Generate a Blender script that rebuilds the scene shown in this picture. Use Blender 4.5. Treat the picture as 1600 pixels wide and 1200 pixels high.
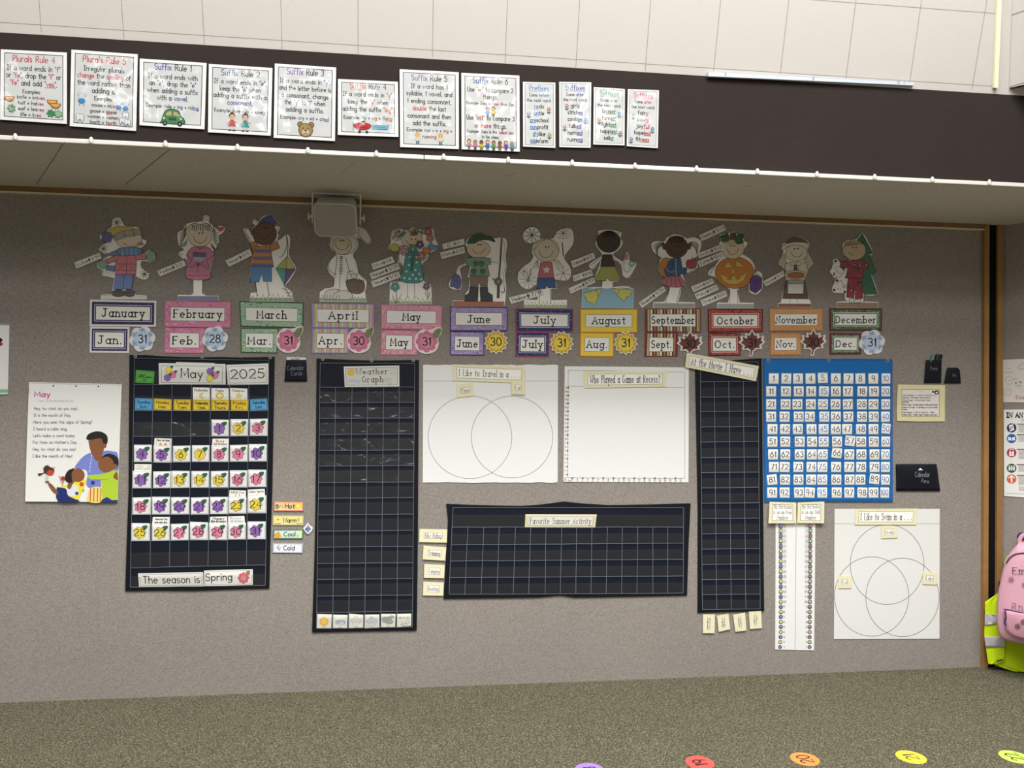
import bpy, math, random
from mathutils import Vector, Matrix
random.seed(7)
S = bpy.context.scene
for o in list(bpy.data.objects): bpy.data.objects.remove(o)

# ------------------------------------------------------------ camera
F, CX, CY = 1200.0, 800.0, 600.0
YAW, PITCH, ROLL = math.radians(6.944), math.radians(0.591), math.radians(0.571)
D = 3.93                                   # wall distance, camera above the origin
EYE = Vector((0, 0, 1.501))
cy, sy, cp, sp, cr, sr = math.cos(YAW), math.sin(YAW), math.cos(PITCH), math.sin(PITCH), math.cos(ROLL), math.sin(ROLL)
FW = Vector((sy*cp, cy*cp, sp)); r0 = Vector((cy, -sy, 0)); u0 = r0.cross(FW)
RT = cr*r0 + sr*u0; UP = -sr*r0 + cr*u0
cam = bpy.data.cameras.new('camera'); cam.sensor_width = 36; cam.lens = 36*F/1600; cam.clip_start = .05
camo = bpy.data.objects.new('camera', cam); S.collection.objects.link(camo)
m = Matrix.Identity(4)
for i in range(3): m[i][0], m[i][1], m[i][2], m[i][3] = RT[i], UP[i], -FW[i], EYE[i]
camo.matrix_world = m; S.camera = camo

# ------------------------------------------------------------ world, lamps, exposure
S.view_settings.view_transform = 'Standard'; S.view_settings.look = 'None'
S.view_settings.gamma = 1; S.view_settings.use_curve_mapping = False
S.view_settings.exposure = 0.0
W = bpy.data.worlds.new('world'); S.world = W; W.use_nodes = True
W.node_tree.nodes['Background'].inputs[0].default_value = (1, 1, 1, 1)
W.node_tree.nodes['Background'].inputs[1].default_value = 0.25
def ceiling_lamp(x, y, z, sx, sy_, power, col=(1, .99, .985)):
    l = bpy.data.lights.new('ceiling_lamp', 'AREA'); l.shape = 'RECTANGLE'; l.size = sx; l.size_y = sy_
    l.energy = power; l.color = col
    o = bpy.data.objects.new('ceiling_lamp', l); o.location = (x, y, z); S.collection.objects.link(o)
LZ = 6.0
for x, p in ((-3.0, 62), (-1.4, 95), (.3, 160), (1.9, 220), (3.5, 225)): ceiling_lamp(x, 1.15, LZ, 1.22, 1.3, p)
for y, p in ((-.3, 100), (-3.2, 92)):
    for x in (-1.7, .75, 2.9): ceiling_lamp(x, y, LZ, 1.22, 1.8, p)
for x in (-6.6, -4.4, -2.6, -.9, 1.0, 2.8): ceiling_lamp(x, -5.9, LZ, .16, 2.0, 26)

# ------------------------------------------------------------ photo pixel -> ray -> plane
def ray(px, py): return (FW + RT*((px-CX)/F) - UP*((py-CY)/F))
class Plane:
    def __init__(s, p, n):
        s.p = Vector(p); s.n = Vector(n).normalized()
        if s.n.dot(EYE - s.p) < 0: s.n = -s.n
    def at(s, px, py, off=0.0):
        v = ray(px, py); return EYE + v*((s.p + s.n*off - EYE).dot(s.n)/v.dot(s.n))
WALL = Plane((0, D, 0), (0, 1, 0))
SOFZ = WALL.at(800, 322.5).z
v_ = ray(800, 257); YF = v_.y*(SOFZ - EYE.z)/v_.z
FASC = Plane((0, YF, 0), (0, 1, 0))
SOFF = Plane((0, 0, SOFZ), (0, 0, 1))
FLOOR = Plane((0, 0, 0), (0, 0, 1))
sd = ray(600, 5200).normalized()
SLOPE = Plane(FASC.at(800, 97), Vector((1, 0, 0)).cross(sd))
TDIR = Vector((.609, -.793, 0)).normalized()
CORN = WALL.at(1566, 700)
RIGHT = Plane(CORN, Vector((TDIR.y, -TDIR.x, 0)))

# ------------------------------------------------------------ materials
def lin(h):
    h = h.lstrip('#'); c = [int(h[i:i+2], 16)/255 for i in (0, 2, 4)]
    return tuple((x/12.92 if x <= .04045 else ((x+.055)/1.055)**2.4) for x in c)
MC = {}
def mat(h, kind='paper'):
    k = (h, kind)
    if k in MC: return MC[k]
    m = bpy.data.materials.new(kind + '_' + h.lstrip('#')); m.use_nodes = True; MC[k] = m
    nt = m.node_tree; N = nt.nodes; L = nt.links; b = N['Principled BSDF']
    c = lin(h)
    tc = N.new('ShaderNodeTexCoord'); no = N.new('ShaderNodeTexNoise')
    L.new(tc.outputs['Object'], no.inputs['Vector'])
    mx = N.new('ShaderNodeMix'); mx.data_type = 'RGBA'
    sc, am, ro, sp_, bs, bstr = {'paper': (90, .03, .75, .25, 300, .03), 'lam': (60, .02, .22, .5, 5, .12), 'gloss': (60, .02, .1, .5, 7, .35),
        'cloth': (260, .12, .9, .12, 500, .25), 'felt': (150, .2, .95, .1, 240, .35), 'wood': (30, .25, .55, .35, 90, .06),
        'plastic': (60, .03, .4, .45, 80, .02), 'metal': (60, .05, .3, .5, 60, .03), 'nylon': (14, .05, .6, .3, 26, .3),
        'tile': (420, .10, .9, .15, 420, .35), 'paint': (30, .04, .8, .2, 160, .05)}[kind]
    no.inputs['Scale'].default_value = sc; no.inputs['Detail'].default_value = 3
    mx.inputs['A'].default_value = (*[x*(1-am) for x in c], 1); mx.inputs['B'].default_value = (*[min(1, x*(1+am)) for x in c], 1)
    L.new(no.outputs['Fac'], mx.inputs['Factor']); L.new(mx.outputs['Result'], b.inputs['Base Color'])
    b.inputs['Roughness'].default_value = ro; b.inputs['Specular IOR Level'].default_value = sp_
    if kind == 'metal': b.inputs['Metallic'].default_value = .8
    n2 = N.new('ShaderNodeTexNoise'); n2.inputs['Scale'].default_value = bs; L.new(tc.outputs['Object'], n2.inputs['Vector'])
    bp = N.new('ShaderNodeBump'); bp.inputs['Strength'].default_value = bstr
    bp.inputs['Distance'].default_value = .02 if kind in ('lam', 'gloss') else .004
    L.new(n2.outputs['Fac'], bp.inputs['Height']); L.new(bp.outputs['Normal'], b.inputs['Normal'])
    if kind == 'wood': no.inputs['Scale'].default_value = 8; no.inputs['Distortion'].default_value = 1.5
    return m
def speckle(name, cols, scale, bump, rough=.95, big=None, stretch=(1, 1, 1)):
    m = bpy.data.materials.new(name); m.use_nodes = True; nt = m.node_tree; N = nt.nodes; L = nt.links
    b = N['Principled BSDF']; b.inputs['Roughness'].default_value = rough; b.inputs['Specular IOR Level'].default_value = .12
    tc = N.new('ShaderNodeTexCoord'); mp = N.new('ShaderNodeMapping'); mp.inputs['Scale'].default_value = stretch
    L.new(tc.outputs['Object'], mp.inputs['Vector'])
    no = N.new('ShaderNodeTexNoise'); no.inputs['Scale'].default_value = scale; no.inputs['Detail'].default_value = 6; no.inputs['Roughness'].default_value = .7
    L.new(mp.outputs[0], no.inputs['Vector'])
    rp = N.new('ShaderNodeValToRGB'); L.new(no.outputs['Fac'], rp.inputs['Fac'])
    e = rp.color_ramp.elements
    e[0].position, e[0].color = cols[0][0], (*lin(cols[0][1]), 1); e[1].position, e[1].color = cols[-1][0], (*lin(cols[-1][1]), 1)
    for p, c in cols[1:-1]:
        q = e.new(p); q.color = (*lin(c), 1)
    out = rp.outputs['Color']
    if big:
        n3 = N.new('ShaderNodeTexNoise'); n3.inputs['Scale'].default_value = big[0]; n3.inputs['Detail'].default_value = 4
        L.new(tc.outputs['Object'], n3.inputs['Vector'])
        mr = N.new('ShaderNodeMapRange'); mr.inputs[3].default_value = 1-big[1]; mr.inputs[4].default_value = 1+big[1]
        L.new(n3.outputs['Fac'], mr.inputs[0])
        mm = N.new('ShaderNodeMix'); mm.data_type = 'RGBA'; mm.blend_type = 'MULTIPLY'; mm.inputs['Factor'].default_value = 1
        L.new(out, mm.inputs['A']); L.new(mr.outputs[0], mm.inputs['B']); out = mm.outputs['Result']
    L.new(out, b.inputs['Base Color'])
    bp = N.new('ShaderNodeBump'); bp.inputs['Strength'].default_value = bump; bp.inputs['Distance'].default_value = .004
    L.new(no.outputs['Fac'], bp.inputs['Height']); L.new(bp.outputs['Normal'], b.inputs['Normal'])
    MC[(name, '')] = m
    return m
def vinyl(name, bump, scale, grey, gloss):
    m = bpy.data.materials.new(name); m.use_nodes = True; nt = m.node_tree; N = nt.nodes; L = nt.links; N.clear()
    out = N.new('ShaderNodeOutputMaterial'); tr = N.new('ShaderNodeBsdfTransparent'); gl = N.new('ShaderNodeBsdfGlossy'); df = N.new('ShaderNodeBsdfDiffuse')
    gl.inputs['Roughness'].default_value = .24; tr.inputs[0].default_value = (.985, .985, .98, 1); df.inputs[0].default_value = (.5, .47, .43, 1)
    fr = N.new('ShaderNodeFresnel'); fr.inputs[0].default_value = 1.5
    ml = N.new('ShaderNodeMath'); ml.operation = 'MULTIPLY_ADD'; ml.inputs[1].default_value = .3; ml.inputs[2].default_value = gloss
    L.new(fr.outputs[0], ml.inputs[0])
    m1 = N.new('ShaderNodeMixShader'); m1.inputs[0].default_value = grey; L.new(tr.outputs[0], m1.inputs[1]); L.new(df.outputs[0], m1.inputs[2])
    m2 = N.new('ShaderNodeMixShader'); L.new(ml.outputs[0], m2.inputs[0]); L.new(m1.outputs[0], m2.inputs[1]); L.new(gl.outputs[0], m2.inputs[2])
    L.new(m2.outputs[0], out.inputs[0])
    tc = N.new('ShaderNodeTexCoord'); no = N.new('ShaderNodeTexNoise'); no.inputs['Scale'].default_value = scale; no.inputs['Detail'].default_value = 2
    no.inputs['Distortion'].default_value = .8; L.new(tc.outputs['Object'], no.inputs['Vector'])
    bp = N.new('ShaderNodeBump'); bp.inputs['Strength'].default_value = bump; bp.inputs['Distance'].default_value = .02
    L.new(no.outputs['Fac'], bp.inputs['Height'])
    L.new(bp.outputs[0], gl.inputs['Normal'])
    return m
VIN = vinyl('clear_vinyl', .3, 22, .028, 0.0); VINC = vinyl('crinkled_vinyl', 1.0, 15, .028, .045)

# ------------------------------------------------------------ objects
def tag(o, label=None, cat=None, group=None, kind=None):
    if label: o['label'] = label
    if cat: o['category'] = cat
    if group: o['group'] = group
    if kind: o['kind'] = kind
    return o
def obj(name, vs, fs, mats, mi=None, parent=None, smooth=False, centre=True):
    vs = [Vector(v) for v in vs]
    c = Vector((0, 0, 0))
    if centre and parent is None:
        lo = Vector([min(v[i] for v in vs) for i in range(3)]); hi = Vector([max(v[i] for v in vs) for i in range(3)]); c = (lo+hi)/2
    elif parent is not None:
        q = parent
        while q.parent: q = q.parent
        c = q.location
    c = Vector(c)
    me = bpy.data.meshes.new(name); me.from_pydata([tuple(v-c) for v in vs], [], fs)
    for q in mats: me.materials.append(q)
    if mi: me.polygons.foreach_set('material_index', mi)
    if smooth: me.polygons.foreach_set('use_smooth', [True]*len(fs))
    me.update()
    o = bpy.data.objects.new(name, me); S.collection.objects.link(o)
    if parent is None: o.location = c
    else: o.parent = parent
    return o
def empty(name, loc, label, cat, group=None):
    o = bpy.data.objects.new(name, None); o.location = loc; o.empty_display_size = .05; S.collection.objects.link(o)
    o.matrix_world = Matrix.Translation(loc)
    return tag(o, label, cat, group)
def box(x0, x1, y0, y1, z0, z1, bev=0):
    v = [(x, y, z) for x in (x0, x1) for y in (y0, y1) for z in (z0, z1)]
    f = [(0, 1, 3, 2), (4, 6, 7, 5), (0, 4, 5, 1), (2, 3, 7, 6), (0, 2, 6, 4), (1, 5, 7, 3)]
    return v, f
def bevel(o, w, n=2):
    q = o.modifiers.new('edge', 'BEVEL'); q.width = w; q.segments = n; q.limit_method = 'ANGLE'; return o

# stroke lettering -------------------------------------------------
def A(cx, cy_, rx, ry, a0, a1, n=None):
    n = n or max(4, int(abs(a1-a0)/30))
    return [(cx+rx*math.cos(math.radians(a0+(a1-a0)*i/n)), cy_+ry*math.sin(math.radians(a0+(a1-a0)*i/n))) for i in range(n+1)]
def C(cx, cy_, rx, ry): return A(cx, cy_, rx, ry, 0, 360, 12)
def P(*a): return [(a[i], a[i+1]) for i in range(0, len(a), 2)]
DOT = lambda x, y: [(x, y), (x, y+.07)]
G = {
'a': (.56, [C(.27,.3,.26,.3), P(.54,.6,.54,0)]), 'b': (.56, [P(.02,1,.02,0), C(.29,.3,.26,.3)]),
'c': (.5, [A(.28,.3,.27,.3,50,310)]), 'd': (.56, [C(.27,.3,.26,.3), P(.54,1,.54,0)]),
'e': (.54, [P(.02,.32,.52,.32)+A(.27,.3,.26,.3,5,310)]), 'f': (.38, [A(.3,.8,.16,.2,50,180)+P(.14,0), P(0,.58,.34,.58)]),
'g': (.56, [C(.27,.3,.26,.3), P(.54,.6,.54,-.1)+A(.28,-.1,.26,.24,0,-150)]), 'h': (.52, [P(.02,1,.02,0), P(.02,.3)+A(.26,.34,.24,.26,180,0)+P(.5,0)]),
'i': (.06, [P(.03,.6,.03,0), DOT(.03,.82)]), 'j': (.3, [P(.28,.6,.28,-.15)+A(.08,-.15,.2,.18,0,-120), DOT(.28,.82)]),
'k': (.48, [P(.02,1,.02,0), P(.44,.6,.04,.28,.46,0)]), 'l': (.06, [P(.03,1,.03,0)]),
'm': (.82, [P(.02,.6,.02,0), A(.21,.4,.19,.2,180,0)+P(.4,0), A(.6,.4,.2,.2,180,0)+P(.8,0)]),
'n': (.5, [P(.02,.6,.02,0), A(.25,.36,.23,.24,180,0)+P(.48,0)]), 'o': (.54, [C(.27,.3,.27,.3)]),
'p': (.56, [P(.02,.6,.02,-.38), C(.29,.3,.26,.3)]), 'q': (.56, [C(.27,.3,.26,.3), P(.54,.6,.54,-.38)]),
'r': (.36, [P(.02,.6,.02,0), A(.22,.36,.2,.24,180,50)]), 's': (.42, [A(.21,.45,.19,.15,40,240)+A(.2,.15,.2,.15,80,-150)]),
't': (.36, [P(.17,.92,.17,.1)+A(.27,.1,.1,.1,180,300), P(0,.6,.36,.6)]), 'u': (.5, [P(.02,.6,.02,.24)+A(.25,.24,.23,.24,180,360), P(.48,.6,.48,0)]),
'v': (.5, [P(0,.6,.25,0,.5,.6)]), 'w': (.74, [P(0,.6,.18,0,.37,.56,.56,0,.74,.6)]), 'x': (.48, [P(0,.6,.48,0), P(.48,.6,0,0)]),
'y': (.5, [P(.02,.6,.27,.04), P(.5,.6,.16,-.38)]), 'z': (.46, [P(.02,.6,.44,.6,0,0,.46,0)]),
'A': (.66, [P(0,0,.33,1,.66,0), P(.12,.36,.54,.36)]), 'B': (.58, [P(0,0,0,1,.28,1)+A(.28,.77,.22,.23,90,-90)+P(0,.54)+A(.3,.27,.27,.27,90,-90)+P(0,0)]),
'C': (.68, [A(.38,.5,.38,.5,50,310)]), 'D': (.66, [P(0,0,0,1,.22,1)+A(.24,.5,.42,.5,90,-90)+P(0,0)]),
'E': (.52, [P(.52,1,0,1,0,0,.52,0), P(0,.52,.42,.52)]), 'F': (.5, [P(.52,1,0,1,0,0), P(0,.52,.4,.52)]),
'G': (.76, [A(.38,.5,.38,.5,50,355)+P(.46,.46)]), 'H': (.62, [P(0,1,0,0), P(.62,1,.62,0), P(0,.52,.62,.52)]),
'I': (.36, [P(.18,1,.18,0), P(0,1,.36,1), P(0,0,.36,0)]), 'J': (.62, [P(.42,1,.42,.24)+A(.21,.24,.21,.24,0,-170), P(.16,1,.64,1)]),
'K': (.6, [P(0,1,0,0), P(.56,1,.02,.42,.6,0)]), 'L': (.48, [P(0,1,0,0,.48,0)]), 'M': (.78, [P(0,0,.05,1,.39,.3,.73,1,.78,0)]),
'N': (.64, [P(0,0,0,1,.64,0,.64,1)]), 'O': (.84, [C(.42,.5,.42,.5)]), 'P': (.54, [P(0,0,0,1,.26,1)+A(.26,.74,.27,.26,90,-90)+P(0,.48)]),
'Q': (.84, [C(.42,.5,.42,.5), P(.5,.25,.84,-.05)]), 'R': (.58, [P(0,0,0,1,.26,1)+A(.26,.75,.26,.25,90,-90)+P(0,.5), P(.22,.5,.58,0)]),
'S': (.56, [A(.28,.75,.25,.25,30,250)+A(.27,.25,.28,.27,80,-150)]), 'T': (.6, [P(0,1,.6,1), P(.3,1,.3,0)]),
'U': (.6, [P(0,1,0,.3)+A(.3,.3,.3,.3,180,360)+P(.6,1)]), 'V': (.64, [P(0,1,.32,0,.64,1)]), 'W': (.96, [P(0,1,.24,0,.48,.9,.72,0,.96,1)]),
'X': (.6, [P(0,1,.6,0), P(.6,1,0,0)]), 'Y': (.6, [P(0,1,.3,.5,.6,1), P(.3,.5,.3,0)]), 'Z': (.58, [P(0,1,.56,1,0,0,.58,0)]),
'0': (.6, [C(.3,.5,.3,.5)]), '1': (.2, [P(0,.82,.16,1,.16,0)]), '2': (.54, [A(.27,.73,.26,.27,165,-30)+P(0,0,.55,0)]),
'3': (.52, [A(.25,.75,.24,.25,150,-90)+A(.25,.26,.27,.26,90,-150)]), '4': (.56, [P(.42,0,.42,1,0,.34,.58,.34)]),
'5': (.52, [P(.48,1,.08,1,.04,.55)+A(.24,.32,.28,.32,125,-145)]), '6': (.54, [P(.42,1)+A(.27,.3,.27,.34,140,-220,12)]),
'7': (.52, [P(0,1,.52,1,.16,0)]), '8': (.54, [C(.27,.76,.22,.24), C(.27,.27,.27,.27)]), '9': (.54, [C(.27,.7,.26,.3), P(.53,.7,.44,0)]),
'.': (.08, [DOT(.03,0)]), ',': (.1, [P(.06,.06,.0,-.14)]), ':': (.08, [DOT(.03,.05), DOT(.03,.45)]), "'": (.06, [P(.03,1,.03,.8)]),
'"': (.2, [P(.03,1,.03,.8), P(.17,1,.17,.8)]), '!': (.08, [P(.03,1,.03,.3), DOT(.03,0)]), '?': (.46, [A(.23,.76,.22,.24,170,-70)+P(.24,.3), DOT(.24,0)]),
'=': (.4, [P(0,.45,.4,.45), P(0,.22,.4,.22)]), '+': (.4, [P(.2,.55,.2,.12), P(0,.34,.4,.34)]), '-': (.36, [P(0,.33,.36,.33)]),
'/': (.4, [P(0,-.05,.4,1.05)]), ' ': (.36, []),
}
def strip(pts, w, closed=False):
    """polyline -> list of quads of width w"""
    n = len(pts)
    if n < 2: return []
    L_, R_ = [], []
    for i in range(n):
        a = pts[(i-1) % n] if (closed or i > 0) else pts[i]; b = pts[(i+1) % n] if (closed or i < n-1) else pts[i]
        dx, dy = b[0]-a[0], b[1]-a[1]; l = math.hypot(dx, dy) or 1e-9; dx /= l; dy /= l
        k = 1.0
        if 0 < i < n-1 or closed:
            p, q = pts[(i-1) % n], pts[i]; ex, ey = q[0]-p[0], q[1]-p[1]; el = math.hypot(ex, ey) or 1e-9
            c = abs((ex*dx+ey*dy)/el); k = min(1.6, 1/max(c, .5))
        x, y = pts[i]
        if not closed and i == 0: x -= dx*w*.4; y -= dy*w*.4
        if not closed and i == n-1: x += dx*w*.4; y += dy*w*.4
        L_.append((x-dy*w/2*k, y+dx*w/2*k)); R_.append((x+dy*w/2*k, y-dx*w/2*k))
    m_ = n if closed else n-1
    return [(L_[i], L_[(i+1) % n], R_[(i+1) % n], R_[i]) for i in range(m_)]
def smooth(pts, k=4, closed=True):
    out = []; n = len(pts)
    for i in range(n if closed else n-1):
        g = (lambda j: pts[j % n]) if closed else (lambda j: pts[min(max(j, 0), n-1)])
        p0, p1, p2, p3 = g(i-1), g(i), g(i+1), g(i+2)
        for t in [j/k for j in range(k)]:
            out.append(tuple(.5*((2*p1[a])+(p2[a]-p0[a])*t+(2*p0[a]-5*p1[a]+4*p2[a]-p3[a])*t*t+(3*p1[a]-p0[a]-3*p2[a]+p3[a])*t**3) for a in (0, 1)))
    if not closed: out.append(tuple(pts[-1]))
    return out
def circ(cx, cy_, rx, ry=None, n=24): 
    ry = rx if ry is None else ry
    return [(cx+rx*math.cos(2*math.pi*i/n), cy_+ry*math.sin(2*math.pi*i/n)) for i in range(n)]
def petal(cx, cy_, r, k=8, a=.13, n=64, ph=0, sq=1):
    return [(cx+r*(1-a+a*abs(math.cos(k/2*t+ph))*1.6-a*.6)*math.cos(t), cy_+sq*r*(1-a+a*abs(math.cos(k/2*t+ph))*1.6-a*.6)*math.sin(t)) for t in [2*math.pi*i/n for i in range(n)]]
def spiky(cx, cy_, r, r2, k, ph=0):
    return [(cx+(r if i % 2 == 0 else r2)*math.cos(ph+math.pi*i/k), cy_+(r if i % 2 == 0 else r2)*math.sin(ph+math.pi*i/k)) for i in range(2*k)]

def Z(x0, y0, s): return lambda p: (x0+p[0]/s, y0+p[1]/s)          # coordinates read off an enlarged crop
def Q(c, w, h, zm=None):                                            # card coordinates 0..w, 0..h (y down) inside four corners TL TR BR BL
    c = [zm(p) if zm else p for p in c]
    def f(p):
        u, v = p[0]/w, p[1]/h
        return tuple((c[0][a]*(1-u)+c[1][a]*u)*(1-v)+(c[3][a]*(1-u)+c[2][a]*u)*v for a in (0, 1))
    return f
def qsize(c, zm=None):
    c = [zm(p) if zm else p for p in c]; d = lambda a, b: math.hypot(a[0]-b[0], a[1]-b[1])
    return (d(c[0], c[1])+d(c[3], c[2]))/2, (d(c[0], c[3])+d(c[1], c[2]))/2
INK = '#1f1a18'
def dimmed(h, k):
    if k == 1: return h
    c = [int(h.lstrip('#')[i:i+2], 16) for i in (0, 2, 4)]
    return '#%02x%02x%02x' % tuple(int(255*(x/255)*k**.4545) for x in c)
class Sheet:
    """a thin printed sheet: slab plus the ink that lies on it"""
    STEP = 6e-5
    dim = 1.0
    def __init__(s, mp, outline, col, plane=WALL, off=.002, thick=.0012, kind='paper', edge=None):
        s.m, s.pl, s.kind = mp, plane, kind
        s.v, s.f, s.mi, s.mats = [], [], [], []
        s.z = off+thick
        if outline is None: return
        o = s._orient([mp(p) for p in outline]); n = len(o)
        fr = [plane.at(*p, s.z) for p in o]; nn = plane.n
        bk = [q - nn*thick for q in fr]
        s.v += fr+bk; s._add(tuple(range(n)), col); s._add(tuple(range(2*n-1, n-1, -1)), col)
        for i in range(n):
            j = (i+1) % n; s._add((i, n+i, n+j, j), edge or col)
    def _orient(s, p):
        a = sum(p[i][0]*p[(i+1) % len(p)][1]-p[(i+1) % len(p)][0]*p[i][1] for i in range(len(p)))
        return p[::-1] if a > 0 else p
    def _add(s, f, col):
        mt = col if not isinstance(col, str) else mat(col, s.kind)
        if mt not in s.mats: s.mats.append(mt)
        s.f.append(f); s.mi.append(s.mats.index(mt))
    def polys(s, ps, col):
        s.z += s.STEP
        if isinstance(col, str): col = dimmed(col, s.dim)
        for k, p in enumerate(ps):          # neighbours never share one exact plane
            q = s._orient([s.m(t) for t in p]); b = len(s.v); s.v += [s.pl.at(*t, s.z+(k % 12)*4e-6) for t in q]; s._add(tuple(range(b, b+len(q))), col)
        return s
    def fill(s, p, col): return s.polys([p], col)
    def rect(s, x0, y0, x1, y1, col): return s.polys([[(x0, y0), (x1, y0), (x1, y1), (x0, y1)]], col)
    def line(s, p, w, col=INK, closed=False): return s.polys(strip(p, w, closed), col)
    def lines(s, ps, w, col=INK): return s.polys([q for p in ps for q in strip(p, w)], col)
    def frame(s, x0, y0, x1, y1, w, col=INK): return s.polys([[(x0,y0),(x1,y0),(x1,y0+w),(x0,y0+w)],[(x0,y1-w),(x1,y1-w),(x1,y1),(x0,y1)],[(x0,y0+w),(x0+w,y0+w),(x0+w,y1-w),(x0,y1-w)],[(x1-w,y0+w),(x1,y0+w),(x1,y1-w),(x1-w,y1-w)]], col)
    def part(s, p, col, w=3.2, ink=INK):
        s.fill(p, col)
        if w: s.line(p, w, ink, True)
        return s
    def text(s, t, x, y, h, col=INK, w=None, fit=None, align='l', serif=False, sx=1.0, rot=0, gap=.2):
        """t: string or [(string, colour, underlined)]; y is the baseline"""
        seg = [(t, col, False)] if isinstance(t, str) else [(q+(False,))[:3] for q in t]
        w = w or h*.12
        gap = gap+.15 if serif else gap
        tot = sum((G.get(c, G['-'])[0]+gap) for q in seg for c in q[0])-gap
        kx = h*sx if not fit else fit/tot
        W_ = tot*kx; X = {'l': 0, 'c': -W_/2, 'r': -W_}[align]
        ca, sa = math.cos(rot), math.sin(rot); by = {}
        T = lambda px, py: (x+px*ca-py*sa, y+px*sa+py*ca)
        for st, c_, ul in seg:
            c_ = c_ or col; x_s = X
            for ch in st:
                gw, gl = G.get(ch, G['-'])
                for pl in gl:
                    pts = [(X+a*kx, -b*h) for a, b in pl]; L2 = [pts]
                    if serif:
                        for e, nb in ((0, 1), (-1, -2)):
                            if len(pl) > 1 and ch not in '.,!:' and abs(pl[e][1]-pl[nb][1]) > abs(pl[e][0]-pl[nb][0])*1.4 and pl[e][1] in (0, 1, .6, -.38):
                                q_ = min(.12*h, .13*kx); L2.append([(pts[e][0]-q_, pts[e][1]), (pts[e][0]+q_, pts[e][1])])
                    for q in L2:
                        by.setdefault(c_, []).extend([[T(*v) for v in quad] for quad in strip(q, w)])
                X += (gw+gap)*kx
            if ul: by.setdefault(c_, []).extend([[T(*v) for v in quad] for quad in strip([(x_s, h*.2), (X-gap*kx, h*.2)], w*.7)])
        for c_, ps in by.items(): s.polys(ps, c_)
        return s
    def build(s, name, label=None, cat=None, group=None, parent=None, kind=None):
        return tag(obj(name, s.v, s.f, s.mats, s.mi, parent), label, cat, group, kind)
def card(c, w, h, col='#efeee8', zm=None, **k):
    mp = Q(c, w, h, zm); s = Sheet(mp, [(0, 0), (w, 0), (w, h), (0, h)], col, **k); s.w, s.h = w, h; return s
def cell(cx, cy_, w, h, rot=0, zm=None):
    a = math.radians(rot); ca, sa = math.cos(a), math.sin(a)
    return [(cx+x*ca-y*sa, cy_+x*sa+y*ca) for x, y in ((-w/2, -h/2), (w/2, -h/2), (w/2, h/2), (-w/2, h/2))]
def rc(x0, x1, y0, y1): return [(x0, y0), (x1, y0), (x1, y1), (x0, y1)]
# ============================================================ the setting
def struct(name, vs, fs, m, mi=None): return tag(obj(name, vs, fs, m if isinstance(m, list) else [m], mi), kind='structure')
XL, XR = -4.2, CORN.x
FELT = speckle('tackboard_fabric', [(.28, '#6c655f'), (.45, '#89827b'), (.56, '#979089'), (.72, '#aca59e')], 170, .35, big=(2.2, .07), stretch=(1, 1, 1.8))
CARPET = speckle('loop_carpet', [(.3, '#1f1c15'), (.43, '#454133'), (.55, '#65614f'), (.66, '#98937e')], 150, .8, big=(5, .1), stretch=(1, 1, 1))
TILE = speckle('acoustic_tile', [(.3, '#a8a39c'), (.5, '#bab5ae'), (.7, '#c4c0ba')], 650, .2)
BLACK = speckle('black_fabric', [(.3, '#1b1716'), (.7, '#322a26')], 200, .3, big=(3, .15), stretch=(1, 1, 5))
SOFM = speckle('painted_soffit', [(.3, '#b9b3a8'), (.7, '#cbc6bb')], 60, .1, big=(2, .06))
v, f = box(-6, 7, -5, D+1.5, -.05, 0); struct('floor', v, f, CARPET)
v, f = box(XL, XR, D, D+.1, 0, SOFZ); struct('wall_back', v, f, FELT)
a, b = CORN.copy(), CORN + TDIR*3.2; nb = -RIGHT.n*.1
tf = (D-YF)/-TDIR.y; XF = (a+TDIR*tf).x            # where the fascia dies into the angled wall
vs, fs = [], []
for t0, t1, zt in ((0, tf, SOFZ), (tf, 3.2, 6.1)):
    k = len(vs); p, q = a+TDIR*t0, a+TDIR*t1
    vs += [Vector((w.x, w.y, z)) for w in (p, q, q+nb, p+nb) for z in (0, zt)]
    fs += [tuple(i+k for i in f) for f in ((0, 2, 3, 1), (2, 4, 5, 3), (4, 6, 7, 5), (6, 0, 1, 7), (1, 3, 5, 7), (6, 4, 2, 0))]
struct('wall_right', vs, fs, FELT)
ftop = FASC.at(800, 97).z
v, f = box(XL, XF+.03, YF+.002, YF+.06, SOFZ+.001, ftop); struct('wall_fascia', v, f, BLACK)
so = Sheet(lambda p: p, [(0, 0)]*3, '#b5ac9a')
so.v, so.f, so.mi, so.mats = [], [], [], []
v, f = box(XL, XF+.03, YF+.004, D+.1, SOFZ, SOFZ+.03)
so.v = [Vector(q) for q in v]
for q in f: so._add(q, SOFM)
so.pl, so.z = SOFF, .0005
so.lines([[(101, 222), (57, 288)], [(266, 233), (196, 288)]], 1.0, '#57503f')
so.lines([[(556, 252), (532, 272)], [(790, 275), (805, 271)], [(1165, 292), (1173, 290)]], .8, '#958c7c')
tag(so.build('ceiling_soffit'), kind='structure')
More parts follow.
